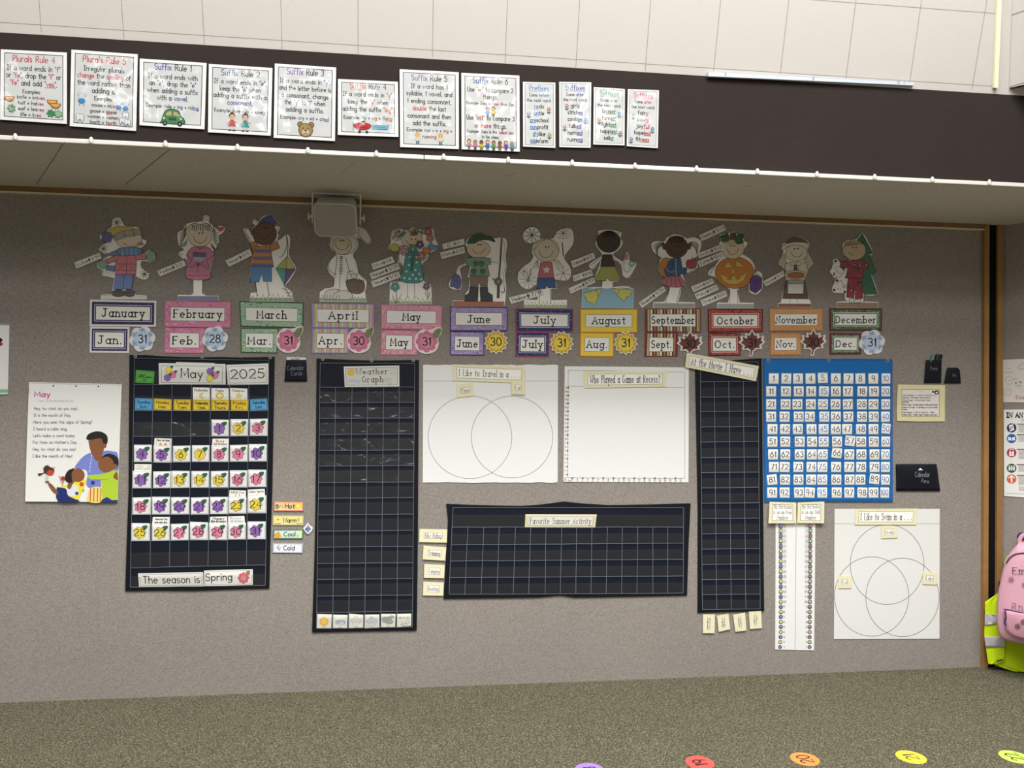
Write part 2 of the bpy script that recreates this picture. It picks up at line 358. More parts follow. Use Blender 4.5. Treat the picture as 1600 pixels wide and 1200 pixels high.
# sloped acoustic tile above the fascia
sl = Sheet(lambda p: p, [(-260, 40), (1640, 159), (1712, -1500), (-420, -1500)], TILE, plane=SLOPE, off=-.02, thick=.02)
J = '#857d74'
vj = [(60.9,64.3,49),(189.5,193.7,60),(315.7,319.4,69),(438.8,440.7,77),(559.3,559.3,83),(677,675.6,89),(793,789,97),(905.8,899.7,104),(1016.6,1008,110),(1126,1115,110),(1232.5,1219,115),(1337.5,1321.7,121),(1440,1421.5,127),(1542,1518.6,139)]
sl.lines([[(xb+(xt-xb)*(yb+300)/yb, -300), (xb, yb+1)] for xt, xb, yb in vj], 1.0, J)
sl.lines([[(-200, 22), (1553, 135)], [(-200, -111), (1560, 21.5)]], 1.1, J)
tag(sl.build('ceiling_tile_slope'), kind='structure')
# return of the tile towards the room, right of the corner strip
c0, c1 = SLOPE.at(1576, 138), SLOPE.at(1625, -1500)
ur = [c0, c0+TDIR*1.6, c1+TDIR*1.6, c1]; un = -RIGHT.n*.02
struct('wall_right_upper', ur+[q+un for q in ur], [(0, 1, 2, 3), (7, 6, 5, 4), (0, 4, 5, 1), (1, 5, 6, 2), (2, 6, 7, 3), (3, 7, 4, 0)], TILE)
lb = -RIGHT.n*.62; lg = [c0, c0+TDIR*1.6, c0+TDIR*1.6+lb, c0+lb]; up_ = Vector((0, 0, .02))
struct('ceiling_ledge', lg+[q+up_ for q in lg], [(0, 1, 2, 3), (7, 6, 5, 4), (0, 4, 5, 1), (1, 5, 6, 2), (2, 6, 7, 3), (3, 7, 4, 0)], TILE)
UR = Plane(c0, (c1-c0).cross(TDIR))
ul = Sheet(lambda p: p, [(1577, 135.5), (1600, 128.5), (1600, 129.7), (1577, 136.7)], J, plane=UR, off=.0005, thick=.0004)
ul.fill([(1580, 22.8), (1602, 15.5), (1602, 16.7), (1580, 24)], J)
ul.line([(1582, 0), (1576.5, 142)], .9, '#aaa39a')
tag(ul.build('trim_6'), kind='structure')
cs = Sheet(lambda p: p, [(1553.5, 137), (1559.5, 137.5), (1568, -60), (1561.5, -60)], '#e2dcb9', plane=SLOPE, off=0, thick=.012, kind='paint')
tag(cs.build('trim_1'), kind='structure')
v, f = box(XL, 5.6, 1.0-7, YF+.5, 6.1, 6.15); struct('ceiling', v, f, mat('#e6e2d8', 'tile'))
# wood strip along the top of the board with its pale metal edge
zt0, zt1 = WALL.at(800, 330.5).z, SOFZ
xt = WALL.at(1534, 352).x
v, f = box(XL, xt, D-.02, D, zt0, zt1); struct('trim_2', v, f, mat('#80603c', 'wood'))
v, f = box(XL, xt, D-.022, D, zt0-.006, zt0); struct('trim_3', v, f, mat('#d9cdb8', 'paint'))
# posts of the wall joint
def xw(px): return WALL.at(px, 700).x
v, f = box(xw(1533), xw(1540.5), D-.022, D, 0, SOFZ); struct('trim_4', v, f, mat('#9a7343', 'wood'))
v, f = box(xw(1554), xw(1562.5), D-.02, D+.02, 0, SOFZ); struct('trim_5', v, f, mat('#94703f', 'wood'))
v, f = box(xw(1540.5), xw(1554), D-.006, D+.02, 0, SOFZ); struct('trim_7', v, f, mat('#101014', 'cloth'))

# white plastic rail with its clips along the fascia edge: two lengths
ZR0, ZR1 = FASC.at(800, 257).z, FASC.at(800, 250.3).z
def rail(x0, x1, clips, label):
    e = empty('plastic_rail', (x0, YF-.01, ZR0), label, 'rail', 'white rails along the dark fascia')
    bevel(obj('channel', *box(x0, x1, YF-.018, YF+.002, ZR0-.001, ZR1), [mat('#bdbab2', 'plastic')], parent=e), .003)
    for px in clips:
        x = FASC.at(px, 255, .018).x
        vs, fs = [], []
        prof = [(.0025, .008), (.005, .006), (.0075, .001), (.008, -.013), (.006, -.019), (.002, -.02)]
        for r, z in prof:
            for k in range(10):
                t = 2*math.pi*k/10; vs.append((x+r*math.cos(t), YF-.018+r*.8*math.sin(t)-.004, ZR1-.001+z))
        for i in range(len(prof)-1):
            for k in range(10): fs.append((i*10+k, i*10+(k+1) % 10, (i+1)*10+(k+1) % 10, (i+1)*10+k))
        fs += [tuple(range(10))[::-1], tuple(range(50, 60))]
        obj('clip', vs, [q[::-1] for q in fs], [mat('#bdb9ae', 'plastic')], parent=e, smooth=True)
xj = FASC.at(662.5, 250).x
rail(XL, xj-.0012, [-85, 24, 142.5, 258.5, 371, 481, 588], 'white plastic rail with clips along the dark fascia, running from the left to the joint')
rail(xj+.0012, XF-.02, [693, 794, 894, 992, 1088, 1183, 1276, 1366, 1456, 1545], 'white plastic rail with clips along the dark fascia, right of the joint')
# pale metal channel lying on the fascia's top edge
mc = Sheet(lambda p: p, [(1106, 111.5), (1428, 128), (1428, 133.5), (1106, 119)], '#a3a9b0', plane=FASC, off=.001, thick=.012, kind='plastic')
mc.fill([(1106, 111.5), (1428, 128), (1428, 129), (1106, 112.5)], '#8f959c')
for px in (1133, 1134.5, 1270, 1271.5, 1403, 1405, 1413): mc.line([(px, 119+(px-1106)*.045-6.5), (px, 119+(px-1106)*.045-1.5)], .8, '#5c6066')
mc.line([(1107.2, 112.5), (1107.2, 118)], 1, '#7d838a')
mc.build('metal_channel', 'pale grey metal channel lying along the top edge of the dark fascia', 'channel')

# ============================================================ loudspeaker under the soffit
p0 = SOFF.at(526, 302); YS = p0.y
KN = Plane((0, YS, 0), (0, 1, 0))
ctr = KN.at(525.5, 338.5); wS = KN.at(558.5, 340).x-KN.at(491.5, 338).x
sp_e = empty('wall_speaker', (ctr.x, YS, SOFZ), 'grey loudspeaker hung in a bracket under the soffit above the rabbit cutout', 'speaker')
GM = mat('#c6c2b8', 'plastic')
def rbox(w, h, r, n=6):
    o = []
    for cx_, cz, a0 in ((w/2-r, h/2-r, 0), (-w/2+r, h/2-r, 90), (-w/2+r, -h/2+r, 180), (w/2-r, -h/2+r, 270)):
        o += [(cx_+r*math.cos(math.radians(a0+90*i/n)), cz+r*math.sin(math.radians(a0+90*i/n))) for i in range(n+1)]
    return o
tl = math.radians(33); ax = Vector((1, 0, 0)); fz = Vector((0, -math.cos(tl), -math.sin(tl))); uz = Vector((0, -math.sin(tl), math.cos(tl)))
def loft(secs, smooth_=False):
    vs, fs = [], []; n = len(secs[0][0])
    for prof, d in secs: vs += [ctr+ax*x+uz*z+fz*d for x, z in prof]
    for i in range(len(secs)-1):
        for k in range(n): fs.append((i*n+k, i*n+(k+1) % n, (i+1)*n+(k+1) % n, (i+1)*n+k))
    fs += [tuple(range(n))[::-1], tuple(range((len(secs)-1)*n, len(secs)*n))]
    return vs, [q for q in fs]
HS = .172
vs, fs = loft([(rbox(wS*.82, HS*.74, .03), -.085), (rbox(wS*.95, HS*.9, .035), -.06), (rbox(wS, HS, .036), .03), (rbox(wS, HS, .036), .05), (rbox(wS*.97, HS*.96, .034), .055)])
obj('housing', vs, fs, [GM], parent=sp_e)
vs, fs = loft([(rbox(wS*.93, HS*.9, .03), .05), (rbox(wS*.93, HS*.9, .03), .0575), (rbox(wS*.91, HS*.88, .03), .059)])
obj('grille', vs, fs, [speckle('speaker_grille', [(.35, '#a09c93'), (.65, '#b0aca2')], 700, .6)], parent=sp_e)
BM = mat('#dedad0', 'plastic')
xa, xb = ctr.x-wS/2-.012, ctr.x+wS/2+.012
vs, fs = [], []
def addbox(x0, x1, y0, y1, z0, z1):
    v, f = box(x0, x1, y0, y1, z0, z1); b = len(vs); vs.extend(v); fs.extend([tuple(i+b for i in q) for q in f])
addbox(xa-.003, xb+.003, YS-.002, YS+.045, SOFZ-.006, SOFZ-.0005)
for x in (xa, xb): addbox(x-.003, x+.003, YS-.002, YS+.03, ctr.z-.03, SOFZ-.006)
obj('bracket', vs, fs, [BM], parent=sp_e)
for sx_ in (-1, 1):
    x = xa-.003 if sx_ < 0 else xb+.003; vs, fs = [], []
    prof = [(0, .006), (.009, .006), (.009, .017), (.016, .017), (.0165, .02), (.0165, .026), (.014, .028)]
    for d, r in prof:
        pass
    ring = [(0, .007), (.01, .007), (.012, .018), (.017, .018), (.018, .015)]
    for d, r in ring:
        for k in range(14):
            t = 2*math.pi*k/14; vs.append((x+sx_*d, YS+.012+r*math.cos(t), ctr.z+r*math.sin(t)))
    for i in range(len(ring)-1):
        for k in range(14):
            q = (i*14+k, (i+1)*14+k, (i+1)*14+(k+1) % 14, i*14+(k+1) % 14); fs.append(q if sx_ < 0 else q[::-1])
    fs.append(tuple(range(14*(len(ring)-1), 14*len(ring)))); fs.append(tuple(range(14)))
    obj('knob', vs, fs, [BM], parent=sp_e)

# ============================================================ numbered spots on the carpet
for (px, py, num, col, lab) in ((921, 1203.5, '18', '#9d79d6', 'purple'), (1093.5, 1192, '19', '#e4574e', 'red'), (1257.5, 1186.5, '20', '#f08a3e', 'orange'), (1423.5, 1183.3, '21', '#f2e234', 'yellow'), (1585.5, 1183, '22', '#b9e25a', 'lime green')):
    c = FLOOR.at(px, py); R_ = .058
    # spot coordinates: x runs away from the camera, y (down) runs to the right
    inv = lambda p: p
    s = Sheet.__new__(Sheet); s.kind = 'plastic'; s.v, s.f, s.mi, s.mats = [], [], [], []; s.z = .0015
    class _F:
        n = Vector((0, 0, 1))
        def __init__(q, c): q.c = c
        def at(q, x, y, off=0): return Vector((q.c.x+y, q.c.y+x, off))
    s.pl = _F(c); s.m = lambda p: p
    o = circ(0, 0, R_, n=40); n = len(o)
    o = o[::-1]
    s.v = [s.pl.at(x, y, .0015) for x, y in o]+[s.pl.at(x, y, .0001) for x, y in o]
    s._add(tuple(range(n)), col); s._add(tuple(range(2*n-1, n-1, -1)), col)
    for i in range(n): s._add((i, n+i, n+(i+1) % n, (i+1) % n), col)
    s.text(num, 0, .026, .052, '#241418', .0072, align='c', sx=.9)
    s.build('floor_spot', lab+' round carpet spot with a black number '+num if num != '18' else 'purple round carpet spot cut by the lower edge of the photo', 'floor marker', 'numbered spots on the carpet')
# ============================================================ rule posters on the dark fascia
RED, BLU, GRN, PUR, ORG, DK = '#c2343c', '#2f3f9c', '#3c7a3a', '#7d56a8', '#d7692e', '#2c2a2c'
LTB = '#4a86c8'
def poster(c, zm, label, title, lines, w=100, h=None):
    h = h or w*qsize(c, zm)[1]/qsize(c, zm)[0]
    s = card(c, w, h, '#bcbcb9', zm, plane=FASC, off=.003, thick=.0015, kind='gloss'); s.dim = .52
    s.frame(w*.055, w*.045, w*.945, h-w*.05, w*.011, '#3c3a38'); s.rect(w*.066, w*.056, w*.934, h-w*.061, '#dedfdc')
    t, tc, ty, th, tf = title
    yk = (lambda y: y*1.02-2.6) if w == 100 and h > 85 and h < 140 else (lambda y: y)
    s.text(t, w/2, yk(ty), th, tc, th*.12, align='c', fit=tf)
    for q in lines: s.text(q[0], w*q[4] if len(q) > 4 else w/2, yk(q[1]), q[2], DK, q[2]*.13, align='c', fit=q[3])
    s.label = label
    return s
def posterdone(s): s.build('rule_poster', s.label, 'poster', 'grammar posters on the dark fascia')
z1, z2, z3 = Z(0, 0, 3.81), Z(400, 0, 3.81), Z(800, 0, 3.81)
def kidlet(s, x, y, k, shirt, legs, skin='#e9bf97', hair='#7a4a2a'):
    s.lines([[(x-.9*k, y+.7*k), (x, y), (x+.9*k, y+.6*k)]], .35*k, shirt)
    s.polys([[(x-.55*k, y-.2*k), (x+.55*k, y-.2*k), (x+.65*k, y+1.2*k), (x-.65*k, y+1.2*k)]], shirt)
    s.polys([[(x-.5*k, y+1.2*k), (x-.08*k, y+1.2*k), (x-.1*k, y+2.3*k), (x-.5*k, y+2.3*k)], [(x+.08*k, y+1.2*k), (x+.5*k, y+1.2*k), (x+.5*k, y+2.3*k), (x+.1*k, y+2.3*k)]], legs)
    s.fill(circ(x, y-.95*k, .8*k, n=14), hair).fill(circ(x, y-.75*k, .62*k, n=14), skin)
    s.polys([circ(x-.22*k, y-.8*k, .09*k, n=6), circ(x+.22*k, y-.8*k, .09*k, n=6)], INK)

K = lambda *a: [tuple(q) for q in a]
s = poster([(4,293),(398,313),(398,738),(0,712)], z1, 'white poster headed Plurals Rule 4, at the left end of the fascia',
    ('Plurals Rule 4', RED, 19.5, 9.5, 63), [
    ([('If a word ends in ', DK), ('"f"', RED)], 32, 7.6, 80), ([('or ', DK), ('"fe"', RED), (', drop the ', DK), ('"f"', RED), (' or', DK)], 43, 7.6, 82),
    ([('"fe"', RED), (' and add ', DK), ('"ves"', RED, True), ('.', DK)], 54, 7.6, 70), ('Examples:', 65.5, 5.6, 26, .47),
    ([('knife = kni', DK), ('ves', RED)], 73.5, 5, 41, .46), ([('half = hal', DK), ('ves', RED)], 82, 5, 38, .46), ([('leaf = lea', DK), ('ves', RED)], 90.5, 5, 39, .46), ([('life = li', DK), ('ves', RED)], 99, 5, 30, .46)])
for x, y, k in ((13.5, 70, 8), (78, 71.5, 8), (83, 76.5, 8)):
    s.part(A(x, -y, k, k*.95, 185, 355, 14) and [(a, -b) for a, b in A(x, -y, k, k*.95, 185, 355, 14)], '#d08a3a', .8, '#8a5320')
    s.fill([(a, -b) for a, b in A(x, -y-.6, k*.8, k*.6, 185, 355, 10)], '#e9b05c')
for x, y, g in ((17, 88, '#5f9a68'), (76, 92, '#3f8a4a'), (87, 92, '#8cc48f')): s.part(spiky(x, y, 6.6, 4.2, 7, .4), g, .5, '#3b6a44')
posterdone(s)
s = poster([(425,295),(820,323),(810,780),(415,750)], z1, 'white poster headed Plurals Rule 5 with blue mice and teeth',
    ('Plurals Rule 5', RED, 19.1, 9.5, 64), [('Irregular plurals', 31.9, 7.4, 61), ([('change', RED), (' the ', DK), ('spelling', RED), (' of', DK)], 42.2, 7.4, 80),
    ('the word rather than', 52.9, 7.4, 79), ('adding s.', 63.7, 7.4, 35), ('Examples:', 74.5, 5.8, 27), ([('mouse = m', DK), ('ice', RED)], 83.8, 5.2, 35),
    ([('goose = g', DK), ('ee', RED, True), ('se', DK)], 92.6, 5.2, 40), ([('woman = wom', DK), ('en', RED)], 100.8, 5.2, 46), ([('tooth = t', DK), ('ee', RED, True), ('th', DK)], 108.8, 5.2, 40)])
for x, y, k in ((17, 72, 5.5), (73, 78, 4.2), (83.5, 79, 4.2)):
    s.fill(circ(x-k*.75, y-k*1.1, k*.55), '#c9ced6').fill(circ(x+k*.75, y-k*1.1, k*.55), '#c9ced6').fill(circ(x, y-k*.4, k*.8), '#d9dce0').fill(circ(x, y+k*.7, k, k*.7), '#3f8fd6').lines([[(x-k*.5, y+k*1.3), (x-k*.6, y+k*1.9)], [(x+k*.5, y+k*1.3), (x+k*.6, y+k*1.9)]], 1, '#8c97a6')
for x, y, k in ((15, 102, 6), (84, 93, 4.6), (79, 102, 4.6), (87, 104, 4.6)):
    s.part([(x-k, y-k), (x-k*.3, y-k*1.15), (x, y-k*.85), (x+k*.4, y-k*1.15), (x+k, y-k*.9), (x+k*.9, y+k*.2), (x+k*.6, y+k*1.2), (x+k*.2, y+k*.3), (x-k*.2, y+k*.3), (x-k*.5, y+k*1.2), (x-k*.9, y+k*.2)], '#e9ecee', .7, '#8b98a4')
posterdone(s)
s = poster([(832,348),(1230,375),(1217,770),(830,745)], z1, 'white poster headed Suffix Rule 1 with a green car',
    ([('Suffix', BLU), (' Rule 1', DK)], DK, 17, 9, 55), [('If a word ends with', 30, 7.2, 74), ([('an ', DK), ('"e"', BLU), (', drop the ', DK), ('"e"', BLU)], 40.5, 7.2, 70),
    ('when adding a suffix', 51, 7.2, 76), ([('with a ', DK), ('vowel.', BLU)], 61.5, 7.2, 46), ([('Example: ride + ', DK), ('ing', BLU), (' = rid', DK), ('ing', BLU, True)], 73, 5.2, 80)])
s.part(smooth([(34,92),(36,84),(40,76),(50,73),(60,76),(64,84),(68,87),(67,95),(34,95)]), '#4c8a55', .9, '#223c28')
s.fill([(40,83),(43,77.5),(49,76.5),(49,83)], '#c9b27e').fill([(52,83),(52,76.5),(57,77.5),(61,83)], '#c9b27e')
for x in (39, 62): s.fill(circ(x, 95, 3.6), '#26262a').fill(circ(x, 95, 1.6), '#9aa0a4')
s.fill(circ(37.5, 87.5, 1.6), '#efe9c6').fill(circ(63.5, 87.5, 1.6), '#efe9c6').rect(45, 86, 56, 90, '#31573a')
posterdone(s)
s = poster([(1243,380),(1622,405),(1612,808),(1238,787)], z1, 'white poster headed Suffix Rule 2 with two small dancing girls',
    ([('Suffix', BLU), (' Rule 2', DK)], DK, 18.5, 9, 60), [([('If a word ends in ', DK), ('"e"', BLU), (',', DK)], 31, 7.2, 82), ([('keep the ', DK), ('"e"', BLU), (' when', DK)], 42, 7.2, 64),
    ('adding a suffix with a', 52.5, 7.2, 84), ([('consonant.', BLU)], 63, 7.2, 39), ([('Example: love + ', DK), ('ly', BLU), (' = love', DK), ('ly', BLU, True)], 75, 5.4, 80)])
for x, c1_ in ((38, '#c8524e'), (59, '#3f9c94')):
    s.fill([(x-3, 86), (x+3, 86), (x+6.5, 96), (x-6.5, 96)], c1_).lines([[(x-3, 87), (x-8, 92)], [(x+3, 87), (x+8, 90)]], 1.2, '#e2b48e').lines([[(x-2, 96), (x-3, 101)], [(x+2, 96), (x+3, 101)]], 1.3, '#c9c2ba')
    s.fill(circ(x, 79.5, 5), '#6b3d22').fill(circ(x, 81.5, 4.1), '#e6bd98').fill(circ(x, 74.5, 2), '#6b3d22').polys([circ(x-1.4, 81, .6, n=6), circ(x+1.4, 81, .6, n=6)], INK)
    s.lines([[(x-5, 102), (x-1.5, 102)], [(x+1.5, 102), (x+5, 102)]], 1.6, INK)
posterdone(s)
s = poster([(112,378),(477,402),(470,840),(105,820)], z2, 'tall white poster headed Suffix Rule 3 with a brown bear head',
    ([('Suffix', PUR), (' Rule 3', DK)], DK, 18, 10, 60), [([('If a word ends in ', DK), ('"y"', PUR), (',', DK)], 31.5, 7.4, 82), ('and the letter before is', 43, 7.4, 84), ('a consonant, change', 54.5, 7.4, 76),
    ([('the ', DK), ('"y"', PUR), (' to ', DK), ('"i"', PUR), (' when', DK)], 65.5, 7.4, 66), ('adding a suffix.', 77, 7.4, 61), ([('Example: cry + ', DK), ('ed', PUR), (' = cri', DK), ('ed', PUR, True)], 89, 5.6, 78)])
s.part(circ(43, 96, 4.5), '#96774a', .7).part(circ(61, 96, 4.5), '#96774a', .7).part(circ(52, 105, 11.5, 11), '#a68755', .8).fill(circ(52, 108.5, 6, 5), '#d8bf92').fill(circ(52, 105.5, 2, 1.5), INK)
s.polys([circ(48.5, 102, 1), circ(55.5, 102, 1)], INK).line([(49, 112), (52, 109.5), (55, 112)], .8)
posterdone(s)
s = poster([(488,470),(845,487),(848,815),(487,803)], z2, 'short white poster headed Suffix Rule 4 with a red aeroplane',
    ([('Suffix', ORG, True), (' Rule 4', DK)], DK, 16.5, 9.5, 60), [([('If a word ends in ', DK), ('"y"', ORG), (',', DK)], 29, 7.4, 83), ([('keep the ', DK), ('"y"', ORG), (' when', DK)], 41, 7.4, 66), ([('adding the suffix ', DK), ('"ing"', ORG), ('.', DK)], 53, 7.4, 84),
    ([('Example: fly + ', DK), ('ing', ORG), (' = fly', DK), ('ing', ORG, True)], 66, 5.6, 80)])
s.part(smooth([(26,75),(34,71),(48,71),(55,75),(49,81),(34,82)]), '#cc3b40', .7).fill(circ(42, 71, 3.4), '#e2b48e').fill(A(42, 70, 3.6, 3, 180, 360, 8), '#5a3a24').rect(36, 77, 50, 79.5, '#a82c34')
for x in (36, 48): s.fill(circ(x, 85.5, 2.3), '#3a3a3e')
s.lines([[(25.5, 70), (25.5, 83)]], .9, '#7d8894').part([(57,74),(82,74),(84,72),(82,80),(57,80)], '#7cbfd6', .5, '#3a7c96').lines([[(60, 77), (78, 77)]], .9, '#3a7c96')
posterdone(s)
s = poster([(855,412),(1207,430),(1208,887),(858,875)], z2, 'tall white poster headed Suffix Rule 5 with two running boys',
    ([('Suffix', PUR), (' Rule 5', DK)], DK, 19.5, 9.5, 60), [('If a word has 1', 32.5, 7.6, 61), ('syllable, 1 vowel, and', 44.5, 7.6, 77), ('1 ending consonant,', 57, 7.6, 74), ([('double', RED), (' the last', DK)], 69, 7.6, 56), ('consonant and then', 81.5, 7.6, 73), ('add the suffix.', 93.5, 7.6, 56),
    ([('Example: run + n + ', DK), ('ing', RED), (' =', DK)], 104, 5.6, 76), ([('run', DK), ('ning', RED)], 114.5, 5.6, 23)])
for x in (30, 69): kidlet(s, x, 113.5, 5, '#e9d9a8', '#2f5fae', hair='#e0b45a')
posterdone(s)
s = poster([(1222,434),(1568,450),(1570,903),(1224,888)], z2, 'tall white poster headed Suffix Rule 6 with a row of children',
    ([('Suffix', BLU), (' Rule 6', DK)], DK, 18.5, 9.5, 60), [([('Use ', DK), ('"er"', RED), (' to compare 2', DK)], 33, 7.8, 78), ('things.', 44.5, 7.8, 25), ([('Example: Joey is ', DK), ('taller', RED), (' than Jan.', DK)], 54.5, 5, 82),
    ([('Use ', DK), ('"est"', RED), (' to compare 3', DK)], 80, 7.8, 82), ([('or ', DK), ('more', RED), (' things.', DK)], 93, 7.8, 54), ([('Example: Joey is the ', DK), ('tallest', RED), (' boy', DK)], 102, 5, 80), ('in his class.', 110.5, 5, 29)])
kidlet(s, 45, 63.5, 3.9, '#4a7cc0', '#3c4a80', hair='#33241c'); kidlet(s, 55, 62.5, 4.2, '#e2c23e', '#5a6a3c', hair='#33241c')
for i, c1_ in enumerate(('#d88a9a', '#d87a8c', '#d8bb3c', '#3f77b8', '#4f9a5c', '#b8484c', '#6c4a9c', '#4f9ac0')):
    kidlet(s, 13+i*10.6, 121 if i % 3 else 120, 4.2, c1_, ('#4a5a9a', '#3a3a44', '#3f7a4a')[i % 3], ('#e9bf97', '#c98d60', '#8a5a3a')[i % 3], ('#33241c', '#7a4a2a')[i % 2])
posterdone(s)
def flower(s, x, y, k, c1_): s.fill(petal(x, y, k, 5, .22, 30), c1_).fill(circ(x, y, k*.35, n=10), '#f2ead0').line([(x, y+k), (x, y+k*2.3)], k*.28, '#3a6a40').lines([[(x-k*.9, y+k*1.4), (x, y+k*2.2), (x+k*.9, y+k*1.4)]], k*.35, '#3a6a40')
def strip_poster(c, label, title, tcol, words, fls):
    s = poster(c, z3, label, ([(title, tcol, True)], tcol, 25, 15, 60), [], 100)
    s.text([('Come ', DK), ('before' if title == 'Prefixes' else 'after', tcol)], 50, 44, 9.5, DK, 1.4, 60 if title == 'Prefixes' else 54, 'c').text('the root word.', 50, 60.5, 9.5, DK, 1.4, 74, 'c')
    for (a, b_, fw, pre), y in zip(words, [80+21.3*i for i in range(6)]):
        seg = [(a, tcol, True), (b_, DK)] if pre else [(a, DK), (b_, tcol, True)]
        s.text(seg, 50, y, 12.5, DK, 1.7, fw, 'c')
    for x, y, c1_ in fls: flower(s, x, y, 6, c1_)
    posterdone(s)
PK, LV, OR, YG = '#d2566a', '#8f82bd', '#dca04a', '#9db54a'
strip_poster([(65,487),(258,492),(258,880),(66,872)], 'narrow white strip poster headed Prefixes in blue', 'Prefixes', LTB,
    [('re','do',29,1),('un','tie',30,1),('pre','school',56,1),('non','profit',55,1),('dis','like',38,1),('mis','inform',54,1)], [(80,82,PK),(18,97,LV),(82,160,YG)])
strip_poster([(281,487),(472,490),(468,880),(282,875)], 'narrow white strip poster headed Suffixes in dark violet, next to the Prefixes strip', 'Suffixes', '#5a5ab8',
    [('girl','s',27,0),('stitch','es',46,0),('cook','ies',46,0),('talk','ed',38,0),('hurr','ied',45,0),('runn','ing',47,0)], [(24,75,PK),(84,118,'#3f86c4'),(17,141,OR)])
strip_poster([(487,518),(672,530),(670,865),(484,860)], 'short narrow strip poster headed Suffixes in green', 'Suffixes', '#3f8f56',
    [('bigg','er',42,0),('funn','ier',45,0),('light','est',46,0),('happ','iest',54,0),('sail','or',32,0)], [(83,80,'#3f86c4'),(19,103,'#e2a98a'),(86,141,'#b06ab0')])
strip_poster([(690,530),(875,538),(868,882),(683,870)], 'short narrow strip poster headed Suffixes in red, rightmost on the dark fascia', 'Suffixes', '#d04a5e',
    [('fair','y',32,0),('slow','ly',38,0),('joy','ful',42,0),('hope','less',52,0),('fit','ness',42,0)], [(20,83,'#6aa86a'),(82,124,'#3f86c4'),(14,160,'#5a76c0')])

# ============================================================ month cards
zA, zB, zC, zD, zE, zF = Z(100,320,5), Z(360,290,4.444), Z(570,320,5), Z(780,320,5), Z(980,320,5), Z(1180,320,5)
WHT = '#f8f5ee'
MON = [
 ('January','Jan.',zA,[(203,740),(722,750),(719,953),(200,948)],[(203,952),(512,955),(508,1158),(200,1155)],'navy bordered',('snow',(612,1048),'31')),
 ('February','Feb.',zA,[(787,750),(1303,757),(1300,960),(785,953)],[(790,957),(1097,962),(1093,1160),(783,1158)],'pink hearts bordered',('snow',(1180,1047),'28')),
 ('March','Mar.',zB,[(62,803),(508,812),(505,990),(70,978)],[(70,988),(335,990),(325,1165),(72,1160)],'green leaf bordered',('flower',(405,1075),'31')),
 ('April','Apr.',zB,[(560,815),(1003,820),(1000,993),(565,988)],[(565,988),(825,990),(825,1167),(562,1165)],'pastel striped blue edged',('flower',(895,1078),'30')),
 ('May','May',zC,[(127,778),(603,787),(600,975),(127,970)],[(127,975),(410,983),(408,1173),(125,1172)],'pink blossom bordered',('flower',(487,1068),'31')),
 ('June','June',zC,[(665,795),(1118,800),(1115,987),(665,985)],[(668,988),(935,992),(932,1178),(665,1175)],'lilac bordered',('sun',(1025,1072),'30')),
 ('July','July',zD,[(127,808),(580,813),(578,995),(130,993)],[(130,993),(392,995),(390,1188),(125,1187)],'red and navy bordered',('sun',(487,1080),'31')),
 ('August','Aug.',zD,[(632,813),(1082,813),(1080,1000),(632,998)],[(632,995),(898,1000),(893,1188),(630,1185)],'yellow bordered',('sun',(988,1080),'31')),
 ('September','Sept.',zE,[(138,812),(577,808),(577,998),(140,993)],[(138,997),(400,1000),(395,1185),(133,1187)],'autumn striped',('leaf',(490,1085),'30')),
 ('October','Oct.',zE,[(630,815),(1060,815),(1058,993),(632,995)],[(633,1000),(886,1003),(886,1178),(635,1180)],'dark red bordered',('leaf',(975,1078),'31')),
 ('November','Nov.',zF,[(112,812),(528,812),(525,985),(112,985)],[(120,1003),(357,1003),(357,1170),(118,1173)],'tan ribbed border',('leaf',(455,1072),'30')),
 ('December','Dec.',zF,[(580,808),(993,810),(990,985),(580,985)],[(582,1000),(830,1003),(826,1168),(582,1170)],'green and maroon bordered',('snow',(912,1075),'31')),
]
